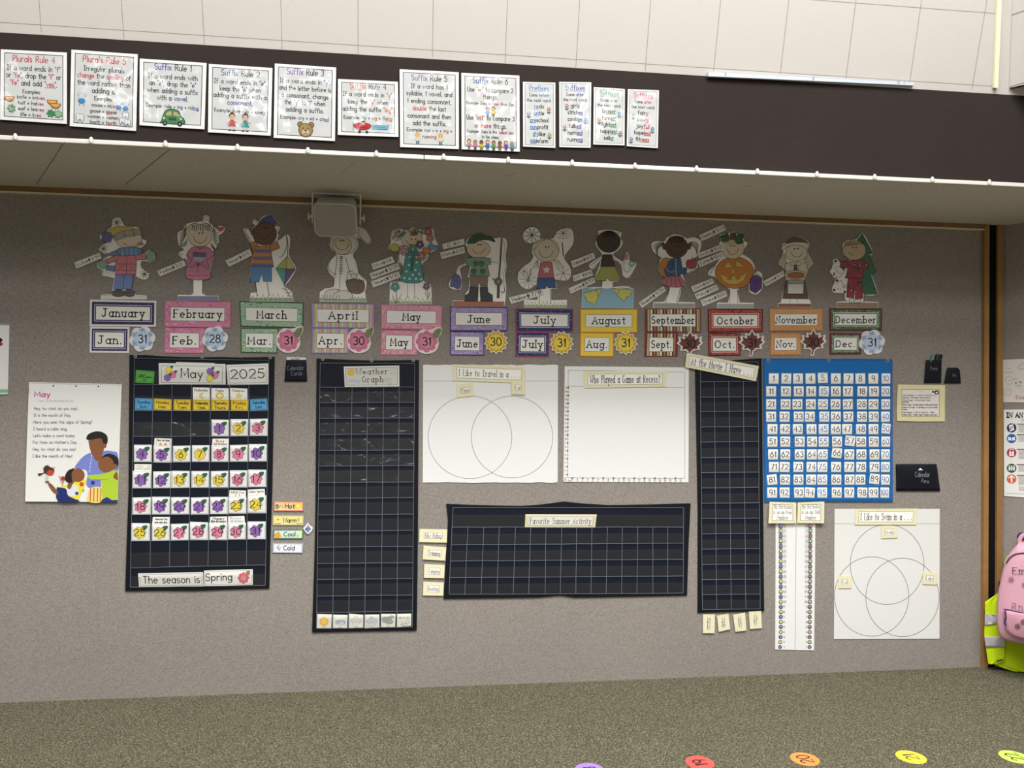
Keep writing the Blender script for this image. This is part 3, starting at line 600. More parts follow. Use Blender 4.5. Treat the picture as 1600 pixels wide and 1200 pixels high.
def month_card(i, txt, c, zm, short):
    w, h = qsize(c, zm); w, h = w*5, h*5; R_ = random.Random(i)
    s = card(c, w, h, ('#e9e7e4','#cf7f9e','#3d5a3f','#8088c4','#d3849f','#4b3c6a','#a34a5c','#d98a2e','#8c3c40','#4a1c1e','#c98d56','#6b2c34')[i], zm, off=.003 if not short else .002, kind='lam')
    m1, m2 = w*0, h*0
    b = h*.235 if not short else h*.2; bx = b*.95
    e = h*.04
    ring = ('#3b3760','#d98bab','#9fc0a0','#d9c789','#dd9ab3','#a796c4','#2f3566','#ecd04a','#b9a47e','#b04a42','#d69c62','#56784e')[i]
    if i in (0, 11): e = h*.075
    s.rect(e, e, w-e, h-e, ring)
    if i in (3, 8):
        cs_ = ('#d08ba8','#9fc39a','#e2d48c','#b6a5cc','#e0b48c') if i == 3 else ('#6c3a2e','#c9b08a','#84905c','#e9e4d2','#3c3a36','#b8744a')
        n = int(w/(h*.07))
        for k in range(n):
            x = e+(w-2*e)*k/n; s.rect(x, e, x+(w-2*e)/n, h-e, cs_[k % len(cs_)])
    elif i in (1, 2, 4, 5, 6, 9, 11, 10, 0):
        sp = {1: ('#c4688e', '#eab3c8'), 2: ('#5f8560', '#c6dbc0'), 4: ('#c9708f', '#e6cf8a'), 5: ('#8673ab', '#c2b5d8'), 6: ('#7480b8', '#4a5290'), 9: ('#5a2222', '#c4685c'), 11: ('#2f3f30', '#8ba67c'), 10: ('#c0854c', '#e0ae78'), 0: ('#57537e', '#2d2a50')}[i]
        for cc in sp:
            ps = []
            for k in range(34):
                if R_.random() < w/(w+h): x, y = R_.uniform(e, w-e), R_.choice((R_.uniform(e, b*.9), R_.uniform(h-b*.9, h-e)))
                else: x, y = R_.choice((R_.uniform(e, bx*.9), R_.uniform(w-bx*.9, w-e))), R_.uniform(e, h-e)
                r = h*R_.uniform(.012, .028); x = min(max(x, e+r*2), w-e-r*2); y = min(max(y, e+r), h-e-r)
                ps.append(circ(x, y, r*(2 if i not in (6, 10) else 1), r, 6))
            s.polys(ps, cc)
    if i in (0, 6, 11, 9): s.frame(bx-h*.05, b-h*.05, w-bx+h*.05, h-b+h*.05, h*.02, '#d9d9e6' if i in (0, 6) else '#dfe6d8')
    s.rect(bx, b, w-bx, h-b, '#f1efe9'); s.frame(bx, b, w-bx, h-b, h*.014, '#4a463f')
    th = h*.3 if not short else h*.3
    n = len(txt); fit = min((w-2*bx)*(.93 if not short else .8), th*(.56 if not short else .55)*n*1.35)
    dy = .06*h if any(q in txt for q in 'ypg') else 0
    s.text(txt, w/2, h/2+th*.5-dy*.3, th, '#17141a', th*.135, fit, 'c', serif=True)
    return s
def count_cut(kind, c, num, zm, month):
    sc = 1 if zm is not zB else 4.444/5
    x0, y0 = c; mp = lambda p: zm((x0+p[0]*sc, y0+p[1]*sc)); T = lambda pts: pts
    if kind == 'snow':
        s = Sheet(mp, petal(0, 0, 103, 6, .10, 72, .52), '#e9ebee', off=.004, kind='lam')
        s.polys([petal(58*math.cos(t), 58*math.sin(t), 30, 5, .2, 30) for t in [math.pi*(2*k+1)/6 for k in range(6)]], '#a9c0e0').fill(circ(0, 0, 62, 62), '#bccfe8')
        s.lines([q for t in [math.pi*(2*k+1)/6 for k in range(6)] for q in ([(86*math.cos(t), 86*math.sin(t)), (45*math.cos(t), 45*math.sin(t))], [(84*math.cos(t+.2), 84*math.sin(t+.2)), (66*math.cos(t), 66*math.sin(t)), (84*math.cos(t-.2), 84*math.sin(t-.2))])], 4, '#7d93c2')
        s.fill(circ(0, 0, 52), '#c6d6ec'); d = 'pale blue snowflake'
        ty = 30
    elif kind == 'flower':
        s = Sheet(mp, smooth([(-98,0),(-85,-55),(-40,-95),(10,-92),(50,-100),(75,-112),(112,-108),(108,-60),(85,-20),(92,20),(70,70),(20,95),(-40,92),(-85,55)]), '#ecdfe2', off=.004, kind='lam')
        s.fill(petal(-4, 0, 86, 8, .1), '#cf7a94').fill(circ(-4, 0, 52), '#d98ca3').part(smooth([(48,-40),(60,-85),(105,-100),(98,-55),(75,-25)]), '#7d8f5c', 3, '#52623a'); s.line([(58, -38), (98, -92)], 3, '#52623a'); d = 'pink flower'
        ty = 30
    elif kind == 'sun':
        s = Sheet(mp, spiky(0, 0, 97, 78, 13, .1), '#ece3c6', off=.004, kind='lam')
        s.fill(spiky(0, 0, 86, 68, 13, .1), '#cf9f3e').fill(circ(0, 0, 68), '#d9ad3a').fill(circ(0, 0, 60), '#ecd052'); d = 'yellow sun'
        ty = 28
    else:
        lf = [(0,-92),(20,-55),(38,-62),(40,-30),(78,-50),(70,-18),(86,-5),(55,20),(62,42),(30,40),(4,62),(-6,100),(-18,98),(-8,60),(-30,42),(-62,48),(-55,22),(-88,0),(-68,-18),(-75,-48),(-38,-32),(-40,-62),(-18,-55)]
        s = Sheet(mp, [(a*1.13, b_*1.05-2) for a, b_ in [(0,-98),(22,-62),(46,-68),(50,-42),(84,-54),(80,-20),(92,-4),(66,22),(70,48),(34,50),(10,66),(2,104),(-22,104),(-14,66),(-34,52),(-68,56),(-62,26),(-92,0),(-76,-20),(-82,-52),(-46,-42),(-48,-70),(-22,-62)]], '#e6e0da', off=.004, kind='lam')
        s.fill(lf, '#70453a').lines([[(0, -70), (-4, 60)], [(-2, 10), (55, -28)], [(-2, 10), (-55, -28)]], 3, '#4f2c26'); d = 'brown maple leaf'
        ty = 30
    s.text(num, 0 if kind != 'flower' else -4, ty, 62, '#17121a', 8, 82 if num[-1] != '1' else 62, 'c')
    s.build('day_count_cutout', '%s cutout with number %s beside the %s card' % (d, num, month), 'paper cutout', 'month day counts')
for i, (full, ab, zm, c1_, c2_, look, cnt) in enumerate(MON):
    month_card(i, full, c1_, zm, False).build('month_card', '%s card reading %s in its wide top frame' % (look, full), 'card', 'month name cards')
    month_card(i, ab, c2_, zm, True).build('short_month_card', 'small %s card reading %s under the full %s card' % (look, ab.rstrip('.'), full), 'card', 'short month cards')
    count_cut(*cnt, zm, 'short '+full)
# birthday tags
TAGS = [
 (zA,[(78,450),(278,373),(295,418),(97,500)],'Luke','1/19','beside the winter coat child'),(zA,[(727,515),(935,430),(957,475),(750,560)],'Findlay','2/2','beside the girl in pink'),
 (lambda p: p,[(351.6,407.4),(390.4,388.3),(394.2,399.1),(358,417)],'Sawyer','3/1','left of the boy with a kite'),
 (zC,[(50,460),(215,400),(235,450),(65,510)],'Olive','5/8','topmost of three left of the flower girl'),(zC,[(35,535),(258,453),(277,500),(55,585)],'Harper','5/29','middle of three left of the flower girl'),(zC,[(45,597),(265,518),(283,565),(65,648)],'Vincent','5/30','lowest of three left of the flower girl'),
 (zC,[(603,305),(775,262),(783,310),(612,350)],'O','','with glare and a blurred name, left of the fishing boy'),(zC,[(585,372),(775,325),(787,375),(600,425)],'Maliy','6/12','left of the fishing boy'),
 (zD,[(73,725),(335,658),(350,705),(93,775)],'Madison','7/11','left of the firework girl'),(zD,[(557,440),(738,372),(753,420),(577,495)],'Coleman','8/2','upper left of the swim fin child'),(zD,[(570,555),(720,502),(735,553),(582,602)],'LT','8/28','left of the swim fin child'),(zD,[(540,652),(735,565),(755,605),(560,698)],'Lucas','8/17','touching the blue water of the swim fin child'),
 (zE,[(87,765),(283,632),(303,672),(115,808)],'Elizabeth','9/26','left of the backpack girl'),(zE,[(563,235),(752,152),(772,198),(582,285)],'Oakley','10/3','highest, upper left of the pumpkin child'),(zE,[(550,378),(745,303),(755,350),(560,420)],'Arita','10/6','upper of two at the pumpkin child shoulder'),(zE,[(550,440),(738,365),(752,410),(568,490)],'Colter','10/6','lower of two at the pumpkin child shoulder'),
 (zE,[(497,638),(665,572),(682,612),(517,685)],'Jack','10/9','at the left side of the pumpkin'),(zE,[(523,695),(697,620),(717,662),(545,742)],'Paul','10/13','middle one low beside the pumpkin child'),(zE,[(570,745),(768,667),(785,715),(590,795)],'Drake','10/22','lowest one below the pumpkin'),
 (zF,[(60,598),(218,513),(232,555),(83,640)],'Annie','11/9','left of the pilgrim child')]
for k, (zm, c, nm, dt, wh) in enumerate(TAGS):
    w = 100; a, b_ = qsize(c, zm); h = w*b_/a
    s = card(c, w, h, '#f0ece4', zm, off=.004+.0003*(k % 4), kind='lam'); s.frame(.8, .8, w-.8, h-.8, .7, '#8c867c')
    th = 10.5
    if dt:
        s.text(nm, 7, h/2+th*.42, th, '#2a2622', 1.5, 42 if len(nm) > 3 else 26)
        s.text(dt, 64, h/2+th*.42, th*1.05, '#2a2622', 1.5, 30 if len(dt) > 3 else 24)
    else:
        s.line(circ(28, h/2, 6, 7, 12), 2, '#55504a', True)
        s.text('cir', 62, h/2+3, 9, '#55504a', 1.5, 20)
    s.fill(circ(55.5, h/2-1.5, 4.6, 3.8, 12), '#5f5b58').fill([(51.5, h/2), (59.5, h/2), (58, h/2+6), (53, h/2+6)], '#6f6b68').line([(55.5, h/2-5), (55.5, h/2-9)], 1.4, '#5f5b58')
    s.build('birthday_tag', 'slanted white birthday tag %s%s' % (('dated '+dt+' ') if dt else '', wh), 'tag', 'birthday tags')
# ============================================================ coloured paper children above the month cards
CR, SK, BRN = '#e4ddce', '#e6d6bf', '#5d4332'
def kid(zm, outline, k=0, th=75):
    yb = max(p[1] for p in outline)-th; n = len(outline); o = []
    for i in range(n):
        p0, p1, p2, p3 = [outline[(i+j) % n] for j in (-1, 0, 1, 2)]; o.append(p1)
        if not (p1[1] > yb or p2[1] > yb): o.append(tuple((9*(p1[a]+p2[a])-p0[a]-p3[a])/16 for a in (0, 1)))
    s = Sheet(zm, o, WHT, off=.003+.0003*k, kind='lam'); return s
def ell(x, y, a, b=None, n=28): return circ(x, y, a, b, n)
def face(s, x, y, a, b, col, eyes=None, sm=None, w=3):
    s.part(ell(x, y, a, b), col, w)
    for e in eyes or ((x-14, y-18), (x+14, y-18)): s.fill(ell(*e, 6, n=10), INK)
    if sm: s.line(smooth(sm, 4, False), 3.2)
def aster(s, x, y, r, col=INK, n=8, w=3.5): s.lines([[(x, y), (x+r*math.cos(2*math.pi*i/n+.2), y+r*math.sin(2*math.pi*i/n+.2))] for i in range(n)], w, col)
def zig(s, x0, x1, y, h, col='#4a5a3c', w=3, n=14):
    R_ = random.Random(int(x0)); p = []
    for i in range(n): p.append((x0+(x1-x0)*i/(n-1), y-(h if i % 2 else 0)*R_.uniform(.7, 1.1)))
    s.line(p, w, col)
def daisy(s, x, y, r, col, w=2.5):
    for k in range(5): s.part(ell(x+r*.62*math.cos(1.257*k+.3), y+r*.62*math.sin(1.257*k+.3), r*.42, n=12), col, w)
    s.part(ell(x, y, r*.28, n=10), '#e3d9b0', w)
def kdone(s, label): s.build('child_cutout', label, 'paper cutout', 'coloured child cutouts')
H = lambda s, segs, w=4, col=INK: s.lines([smooth(q, 3, False) for q in segs], w, col)

# January
s = kid(zA, [(395,105),(440,103),(470,160),(530,170),(595,183),(605,262),(640,275),(642,300),(610,330),(595,350),(602,376),(640,370),(665,353),(700,368),(720,400),(710,435),(670,447),(640,440),(606,440),(600,480),(625,510),(665,537),(650,577),(610,582),(560,555),(542,545),(530,650),(555,690),(562,704),(648,708),(646,740),(288,738),(288,702),(368,700),(378,670),(392,572),(300,555),(303,512),(265,495),(260,455),(300,430),(348,400),(355,378),(310,380),(272,350),(298,315),(338,290),(290,278),(282,235),(318,220),(345,190),(375,168),(377,125)])
s.fill([(290,708),(646,712),(644,738),(290,736)], '#d9d8cf').line([(290,707),(646,711)], 2.5, '#7c786c')
s.part(smooth([(355,378),(425,352),(425,392),(365,400)]), '#6f86b2', 3)
face(s, 505, 265, 104, 76, SK, ((517,246),(545,242)), [(465,295),(490,318),(530,325),(565,318),(592,302)])
s.part(smooth([(335,225),(360,190),(420,170),(500,170),(548,188),(470,215),(385,252)]), '#cdb95c', 3)
s.part([(373,245),(440,212),(595,182),(607,230),(500,245),(400,282)], '#b3ab98', 3)
for k in range(6): s.fill([(385+k*36,240-k*9.5),(400+k*36,236-k*9.5),(417+k*36,268-k*8),(402+k*36,272-k*8)], ('#8f8ab0','#a8b08a')[k % 2])
s.part(petal(335,254,46,7,.15), '#6d6ea6', 3); s.part(ell(598,305,22,12), '#c98292', 2)
s.part([(325,472),(398,478),(396,520),(328,508)], '#6f86b2', 3); s.lines([[(310+k*14,508),(304+k*14,552)] for k in range(7)], 3, '#8c887a')
s.part([(320,430),(425,388),(432,430),(342,462)], '#cf7f86', 3).part([(550,385),(635,374),(640,426),(560,432)], '#cf7f86', 3)
s.part([(430,393),(550,388),(566,440),(560,545),(400,545),(400,460)], '#cf7f86', 3).lines([[(492,392),(486,545)],[(412,460),(562,465)],[(400,510),(562,515)],[(440,495),(470,472)],[(515,482),(545,500)]], 3)
s.part(smooth([(425,342),(590,335),(598,385),(500,398),(432,395)]), '#6f86b2', 3)
for x in (455,490,525,560): s.line([(x,344),(x+4,393)], 6, '#a9bfd4')
s.part(ell(302,466,38,34), '#93ad98', 3).part(smooth([(642,400),(660,365),(690,360),(715,385),(712,425),(680,440),(650,432)]), '#93ad98', 3)
s.part([(402,545),(540,545),(528,658),(385,660)], '#7687bb', 3).line([(470,548),(460,658)], 3)
s.part(ell(425,690,54,27), '#5f5a56', 3).part(ell(512,688,42,29), '#5f5a56', 3).lines([[(400,680),(450,672)],[(480,690),(525,682)]], 3)
for x, y in ((412,138),(308,343),(627,542)): aster(s, x, y, 34, '#2c2e3c')
kdone(s, 'paper child in yellow hat, pink coat and blue scarf above the January card')
# February
s = kid(zA, [(1085,90),(1110,82),(1138,95),(1130,132),(1162,160),(1195,190),(1198,168),(1245,166),(1256,195),(1228,230),(1206,242),(1211,290),(1180,350),(1162,362),(1176,410),(1142,500),(1136,580),(1080,576),(1080,690),(1110,710),(1210,710),(1208,750),(890,750),(890,703),(990,706),(1010,690),(1010,574),(957,570),(960,432),(928,420),(893,390),(905,368),(940,350),(900,320),(888,270),(890,215),(930,198),(945,160),(1000,135),(1085,128)], 1)
s.fill([(892,713),(1208,713),(1206,749),(892,749)], '#8b86a8')
H(s, [[(955,160+i*14),(930,210+i*14),(905,225+i*20)] for i in range(6)]+[[(960,270+i*16),(940,300+i*12),(915,310+i*8)] for i in range(3)]+[[(1165,160+i*22),(1185,215+i*18),(1203,220+i*22)] for i in range(6)]+[[(1150,300+i*12),(1170,330+i*8),(1180,345+i*3)] for i in range(3)], 5, '#3a2c26')
face(s, 1062,240,96,90, SK, ((1055,222),(1082,220)), [(1012,245),(1025,280),(1062,298),(1098,285),(1115,252)])
H(s, [[(1000+i*17,150-abs(i-4)*-3),(1004+i*16,165),(1000+i*17,190+(i%3)*8)] for i in range(9)]+[[(960,200),(985,160),(1040,140)],[(1085,140),(1140,160),(1165,215)]], 6, '#3a2c26')
s.part(smooth([(1000,333),(1060,325),(1130,333),(1165,375),(1170,420),(1135,500),(1136,578),(960,572),(965,440),(958,385)]), '#c9829b', 3)
s.part([(1010,372),(1110,376),(1105,410),(1004,404)], '#6b5a80', 3).fill([(1000,404),(1106,410),(1085,440),(1020,436)], '#b3a6c4')
H(s, [[(965,390),(995,430),(1005,405)],[(1000,430),(975,470),(985,490),(1010,480),(1030,440)],[(1090,435),(1075,470),(1095,480),(1120,500),(1130,490),(1110,430)],[(1165,400),(1120,430)]], 3)
aster(s, 1048,465,20); s.line([(1047,480),(1045,528)], 3); s.line([(965,552),(1135,556)], 2.5); s.line([(1040,330),(1062,345),(1090,330)], 3)
s.fill(smooth([(1222,210),(1195,185),(1205,168),(1222,178),(1240,168),(1250,185)]), '#c0606e').line(smooth([(1108,122),(1090,100),(1098,90),(1108,97),(1120,90),(1128,100)]), 3, '#9c5a62', True)
s.line(smooth([(912,402),(900,388),(906,380),(912,385),(920,380),(925,388)]), 2.5, INK, True); s.lines([[(1010,574),(1010,690)],[(1080,578),(1080,690)]], 2.5, '#8c867c')
kdone(s, 'paper girl in pink dress with dark hair and hearts above the February card')
# March
s = kid(zB, [(245,207),(290,206),(308,232),(311,275),(345,283),(341,310),(325,322),(336,345),(326,380),(352,370),(388,340),(414,358),(412,430),(405,480),(430,530),(457,580),(405,668),(378,700),(430,740),(440,806),(133,804),(140,745),(180,740),(176,672),(135,668),(144,565),(128,552),(163,450),(133,390),(100,332),(90,303),(124,296),(152,345),(160,300),(168,278),(150,258),(165,233),(195,252),(212,225)])
s.fill([(136,778),(438,780),(438,804),(135,802)], '#a9b596'); zig(s, 140,435,800,48, n=18)
s.part(smooth([(198,265),(225,225),(275,207),(300,225),(309,282),(255,268)]), '#585f96', 3); s.line([(198,268),(160,240),(150,262),(175,278)], 3); s.line([(305,285),(343,286),(338,305),(318,308)], 3)
s.part([(135,398),(170,385),(198,420),(160,462)], '#c98a4c', 3).part([(270,415),(325,383),(342,432),(285,458)], '#c98a4c', 3)
s.part([(172,424),(275,420),(300,566),(128,558)], '#c98a4c', 3)
for y, a, b in ((442,170,280),(492,160,287),(540,146,294)): s.fill([(a,y),(b,y+2),(b+4,y+24),(a-5,y+22)], '#6f719c')
face(s, 238,335,83,80, '#70523c', ((236,293),(255,296)), [(186,320),(205,352),(238,364),(270,350),(283,320)])
s.part([(148,562),(286,564),(286,668),(230,666),(215,615),(198,670),(137,668)], '#5f8fc0', 3)
H(s, [[(175,672),(182,740),(186,765)],[(255,672),(265,740),(272,765)],[(150,345),(128,300),(100,310)],[(100,318),(125,360),(140,390)],[(388,345),(392,420),(360,490),(340,492)],[(392,352),(400,420),(396,490)]], 3.5)
s.fill([(395,490),(450,580),(383,578)], '#c7c470').fill([(395,490),(383,578),(316,575)], '#b8b85e').fill([(316,575),(383,578),(375,690)], '#5fa8a0').fill([(383,578),(450,580),(375,690)], '#7c5a8a')
s.line([(395,490),(450,580),(375,690),(316,575)], 3, INK, True).lines([[(395,490),(375,690)],[(316,575),(450,580)]], 3)
s.lines([[(372,690),(385,720),(410,760)],[(360,712),(395,730)],[(380,745),(425,742)],[(400,765),(425,768)]], 4, '#8a5f4a')
kdone(s, 'paper boy in striped shirt and cap holding a kite above the March card')
# April
s = kid(zB, [(655,315),(690,318),(735,335),(790,330),(850,345),(872,335),(880,300),(905,283),(948,312),(978,370),(968,402),(935,395),(902,362),(878,368),(888,400),(880,440),(850,478),(872,520),(890,590),(892,612),(920,640),(942,655),(946,690),(935,740),(948,810),(620,808),(620,740),(660,713),(712,704),(718,640),(690,612),(674,570),(690,520),(738,478),(705,450),(688,410),(695,370),(708,348),(670,330)], 1)
s.fill([(622,780),(946,784),(946,808),(622,806)], '#b5c4a8'); zig(s, 850,940,800,36, n=8); zig(s, 625,670,790,40, n=5)
s.part(ell(787,405,94,74), '#e0dcd0', 3); face(s, 775,417,66,62, '#dccfb6', ((768,381),(786,381)), [(725,400),(745,435),(778,446),(810,432),(826,405)])
s.part(smooth([(885,330),(905,290),(945,315),(974,368),(964,396),(935,388),(905,358)]), '#ddd8cc', 3).lines([[(845,345),(882,332)],[(870,362),(895,350)]], 3)
s.part(smooth([(690,322),(735,335),(715,352)]), '#b98088', 2)
H(s, [[(742,480),(735,560),(722,640),(716,702)],[(700,500),(680,560),(700,600),(735,620)],[(762,615),(760,665),(758,720)],[(800,500),(820,570),(836,622),(865,635),(888,605),(880,560),(855,490)],[(652,760),(700,725),(755,722)]], 3)
s.line([(770,490),(765,612)], 3).lines([[(756,505+k*15),(780,505+k*15)] for k in range(8)], 3); s.frame(760,490,780,508,3)
s.part(smooth([(650,765),(665,735),(720,718),(760,735),(752,785),(690,790),(655,785)]), '#e0dcd0', 3).part(smooth([(712,785),(730,745),(790,728),(840,745),(842,785),(780,792)]), '#e0dcd0', 3)
s.lines([[(672,760),(670,782)],[(692,758),(692,784)],[(735,762),(735,785)],[(755,760),(757,788)]], 3)
s.line([(812,645),(815,600),(850,590)], 3); s.part(smooth([(808,660),(860,650),(922,665),(930,720),(900,748),(845,745),(812,715)]), '#85705c', 3)
s.lines([[(818+k*16,668),(826+k*14,735)] for k in range(7)], 3, '#5c4a3c'); zig(s, 800,930,672,26, '#3c3c34', 3.5, 16)
s.part(ell(857,628,22,18), '#e0dcd0', 3)
kdone(s, 'paper child in white rabbit suit with basket above the April card, below the loudspeaker')
# May
s = kid(zC, [(215,200),(260,184),(310,198),(370,177),(430,193),(460,198),(500,183),(537,195),(542,250),(572,315),(545,360),(502,380),(485,430),(450,466),(440,482),(460,598),(510,620),(522,680),(522,778),(193,778),(195,640),(205,604),(278,600),(285,560),(300,480),(260,450),(263,410),(268,368),(195,352),(183,330),(205,290),(203,240)])
s.fill([(195,755),(520,757),(520,777),(195,777)], '#b2c29c'); zig(s, 200,518,765,38, n=20); s.lines([[(335,605),(332,720)],[(388,605),(390,720)],[(325,722),(345,724)],[(385,722),(405,722)]], 3)
s.part(ell(250,235,42,46), '#d9d2bc', 3)
R_ = random.Random(3)
H(s, [[(x, y), (x+8, y-9), (x+16, y), (x+6, y+7), (x-4, y+12)] for x, y in [(R_.uniform(215,280), R_.uniform(205,265)) for _ in range(14)]], 3.5, '#3f3428')
s.part(smooth([(325,385),(375,365),(430,378),(440,470),(450,600),(283,598),(300,500)]), '#4f9a96', 3)
for x, y in ((350,408),(405,450),(345,470),(395,510),(325,520),(375,548),(350,578),(425,540),(440,582),(400,578),(310,572),(405,410)): s.part(ell(x,y,12), '#cfe0d8', 2.5, '#2c5a58')
face(s, 365,262,82,76, '#ddcdb2', ((365,268),(398,270)), [(325,280),(340,305),(372,312)])
H(s, [[(x, y), (x+9, y-10), (x+18, y), (x+7, y+9), (x-4, y+14)] for x, y in [(R_.uniform(325,410), R_.uniform(192,228)) for _ in range(16)]], 4, '#3f3428')
s.part([(270,245),(300,205),(322,215),(298,250)], '#4f8f88', 2.5).part([(425,210),(455,200),(455,235)], '#4f8f88', 2.5)
for x, y, r, c_ in ((495,212,34,'#b86a78'),(510,262,30,'#cf8a7c'),(305,355,40,'#c99ab0'),(445,400,36,'#c4808e'),(430,310,32,'#6d5a80'),(375,345,36,'#5f9a98')): daisy(s, x, y, r, c_)
s.part(smooth([(190,335),(225,305),(262,318),(265,355),(225,368)]), '#c3c26a', 3).part(smooth([(452,345),(475,335),(512,350),(505,378),(468,382)]), '#d08a44', 3).part(smooth([(495,325),(520,295),(535,318),(568,318),(545,348),(505,350)]), '#6b9cc4', 3)
H(s, [[(375,380),(372,440),(360,510)],[(395,390),(375,460),(365,520)],[(345,395),(365,450),(372,515)],[(265,410),(270,445),(295,465)],[(478,430),(455,455),(440,465)]], 4, '#355048')
daisy(s, 237,638,34, '#5fa6a4'); daisy(s, 482,636,26, '#82708c'); H(s, [[(247,665),(248,720),(245,765)],[(215,705),(240,760)],[(285,700),(250,762)],[(490,660),(495,710),(492,740)],[(470,680),(492,725)],[(510,680),(495,730)]], 3.5, '#5f7040')
kdone(s, 'paper girl in teal dotted dress behind flowers above the May card')
# June
s = kid(zC, [(800,270),(850,235),(890,221),(960,238),(1012,263),(1060,254),(1102,268),(1112,320),(1100,400),(1108,480),(1095,550),(1106,650),(1098,750),(1090,795),(685,795),(685,745),(773,748),(788,690),(812,660),(818,570),(803,560),(825,478),(770,480),(743,510),(756,570),(748,662),(663,647),(667,590),(715,543),(725,485),(793,453),(788,418),(838,410),(803,350),(788,310)], 1)
s.fill([(688,752),(1090,758),(1088,794),(688,794)], '#b0765a').line([(688,752),(1090,758)], 2.5, '#6f4636')
face(s, 888,348,92,68, '#ddccb2', ((888,312),(908,312)), [(840,345),(862,375),(895,380),(925,365),(945,335)])
s.part(smooth([(798,300),(815,265),(850,237),(895,223),(950,238),(1000,260),(1016,290),(960,275),(900,278),(860,300),(810,302)]), '#3d5c43', 3); H(s, [[(860,262),(900,250),(960,270)],[(905,250),(960,240),(1008,285)]], 3)
s.part([(795,418),(848,410),(935,412),(985,418),(982,470),(958,470),(977,556),(813,552),(836,478),(797,474)], '#7f9c86', 3)
for x, y in ((850,445),(895,445),(835,505),(905,505)): s.part(smooth([(x,y),(x+32,y),(x+32,y+25),(x+16,y+38),(x,y+25)]), '#56765f', 3); s.line([(x-2,y+10),(x+34,y+10)], 3)
s.part([(822,558),(962,562),(957,636),(903,634),(893,605),(885,634),(825,632)], '#8d7660', 3)
s.part([(822,637),(887,640),(882,752),(776,752),(784,708),(814,690)], '#46454a', 3).part([(900,640),(958,640),(965,685),(998,705),(1000,752),(905,754)], '#46454a', 3)
H(s, [[(797,455),(745,485),(728,490),(728,515)],[(797,474),(760,490),(742,505)],[(985,445),(1040,455)]], 3)
s.part(smooth([(712,545),(735,550),(752,590),(748,640),(725,658),(690,640),(670,640),(672,600),(690,565)]), '#68699c', 3); s.lines([[(700,560),(695,640)],[(720,560),(722,640)],[(690,590),(745,600)]], 3, '#46477a')
s.line([(1070,262),(1058,450),(1045,600)], 12, '#4c4744').line([(1045,625),(1042,720)], 22, '#5e4c42').part(ell(1043,600,30), '#77736c', 3).part(ell(1043,600,13), '#a8a49a', 3).line([(1015,590),(1000,575)], 8).line(smooth([(1090,645),(1092,675),(1078,688),(1068,675)], 3, False), 5)
H(s, [[(1080,270),(1096,330),(1085,400),(1098,480),(1082,560),(1092,650)]], 2.5, '#7c776c')
kdone(s, 'paper boy in green cap holding fish and fishing rod above the June card')
# July
s = kid(zD, [(190,212),(240,174),(300,184),(327,230),(320,264),(370,261),(420,264),(450,213),(500,184),(560,189),(581,240),(576,310),(530,370),(507,420),(550,480),(562,540),(540,586),(490,592),(432,582),(440,600),(452,655),(406,657),(406,745),(530,742),(528,806),(193,804),(196,742),(298,742),(318,657),(290,655),(288,622),(240,656),(190,650),(150,602),(150,530),(200,475),(240,450),(268,400),(256,370),(268,310),(300,282),(250,302),(205,290),(183,250)])
s.fill([(196,782),(528,784),(528,804),(196,802)], '#b2c29c'); zig(s, 205,525,792,38, n=22)
s.line(ell(255,237,68), 3, INK, True); aster(s, 255,237,58, '#3b3658', 9, 5)
aster(s, 500,220,48, '#5c6152', 9, 3.5); s.line([(492,295),(502,400)], 8, '#4e453e'); s.line(ell(500,225,60,38,20), 2, '#8c9080', True)
aster(s, 225,590,68, '#60705a', 10, 3.5); aster(s, 195,520,34, '#60705a', 7, 3); s.line([(250,500),(225,590)], 7, '#6c655c'); aster(s, 500,535,58, '#7c5060', 7, 3.5)
H(s, [[(300,430+0*i),(270+10*i,470+6*i),(262+12*i,500)] for i in range(5)]+[[(420+i*10,430),(440+i*12,465),(450+i*14,500)] for i in range(5)], 3.5, '#a5907c')
face(s, 370,355,98,90, '#ddd0b8', ((363,330),(387,330)), [(312,360),(330,400),(370,412),(405,395),(420,360)])
H(s, [[(370,268),(330,290),(280,345)],[(380,268),(420,290),(460,355)],[(370,268),(300,290),(262,360)]], 3.5, '#8f7c66')
s.part([(325,448),(412,448),(428,572),(300,576)], '#c46f78', 3).fill(spiky(370,508,34,15,5,-math.pi/2), '#e3dfd5')
s.part([(298,574),(430,571),(446,650),(380,648),(372,630),(360,654),(292,655)], '#3f5f98', 3); s.lines([[(320,657),(312,760)],[(400,657),(402,770)]], 3)
kdone(s, 'paper girl in star shirt surrounded by fireworks above the July card')
# August
s = kid(zD, [(770,208),(810,197),(860,194),(955,215),(945,260),(967,297),(936,350),(890,386),(940,423),(968,440),(983,378),(1017,378),(1014,430),(1036,438),(1071,460),(1057,500),(1010,572),(965,550),(953,472),(892,432),(905,480),(947,592),(892,600),(890,642),(950,636),(1000,633),(1050,655),(1047,808),(643,806),(648,650),(700,643),(800,642),(804,592),(743,590),(780,480),(788,442),(745,497),(714,497),(703,465),(768,418),(803,386),(763,330),(753,290),(783,255)], 1, 180)
s.fill(smooth([(650,657),(690,648),(730,656),(780,648),(840,654),(890,648),(940,656),(990,648),(1047,658)], 3, False)+[(1045,805),(646,804)], '#8fb7c9')
H(s, [[(650,650),(680,655),(700,645),(730,652)],[(930,640),(960,648),(990,636),(1045,652)]], 2.5, '#5b7c8c')
s.part([(658,690),(800,655),(745,790),(722,765),(690,760),(675,725)], '#cfc768', 3).part([(885,655),(1038,660),(1022,720),(1000,715),(978,757),(930,715)], '#cfc768', 3); s.lines([[(760,668),(772,712)],[(940,660),(922,700)]], 3)
s.lines([[(805,595),(800,645)],[(885,598),(888,645)]], 3)
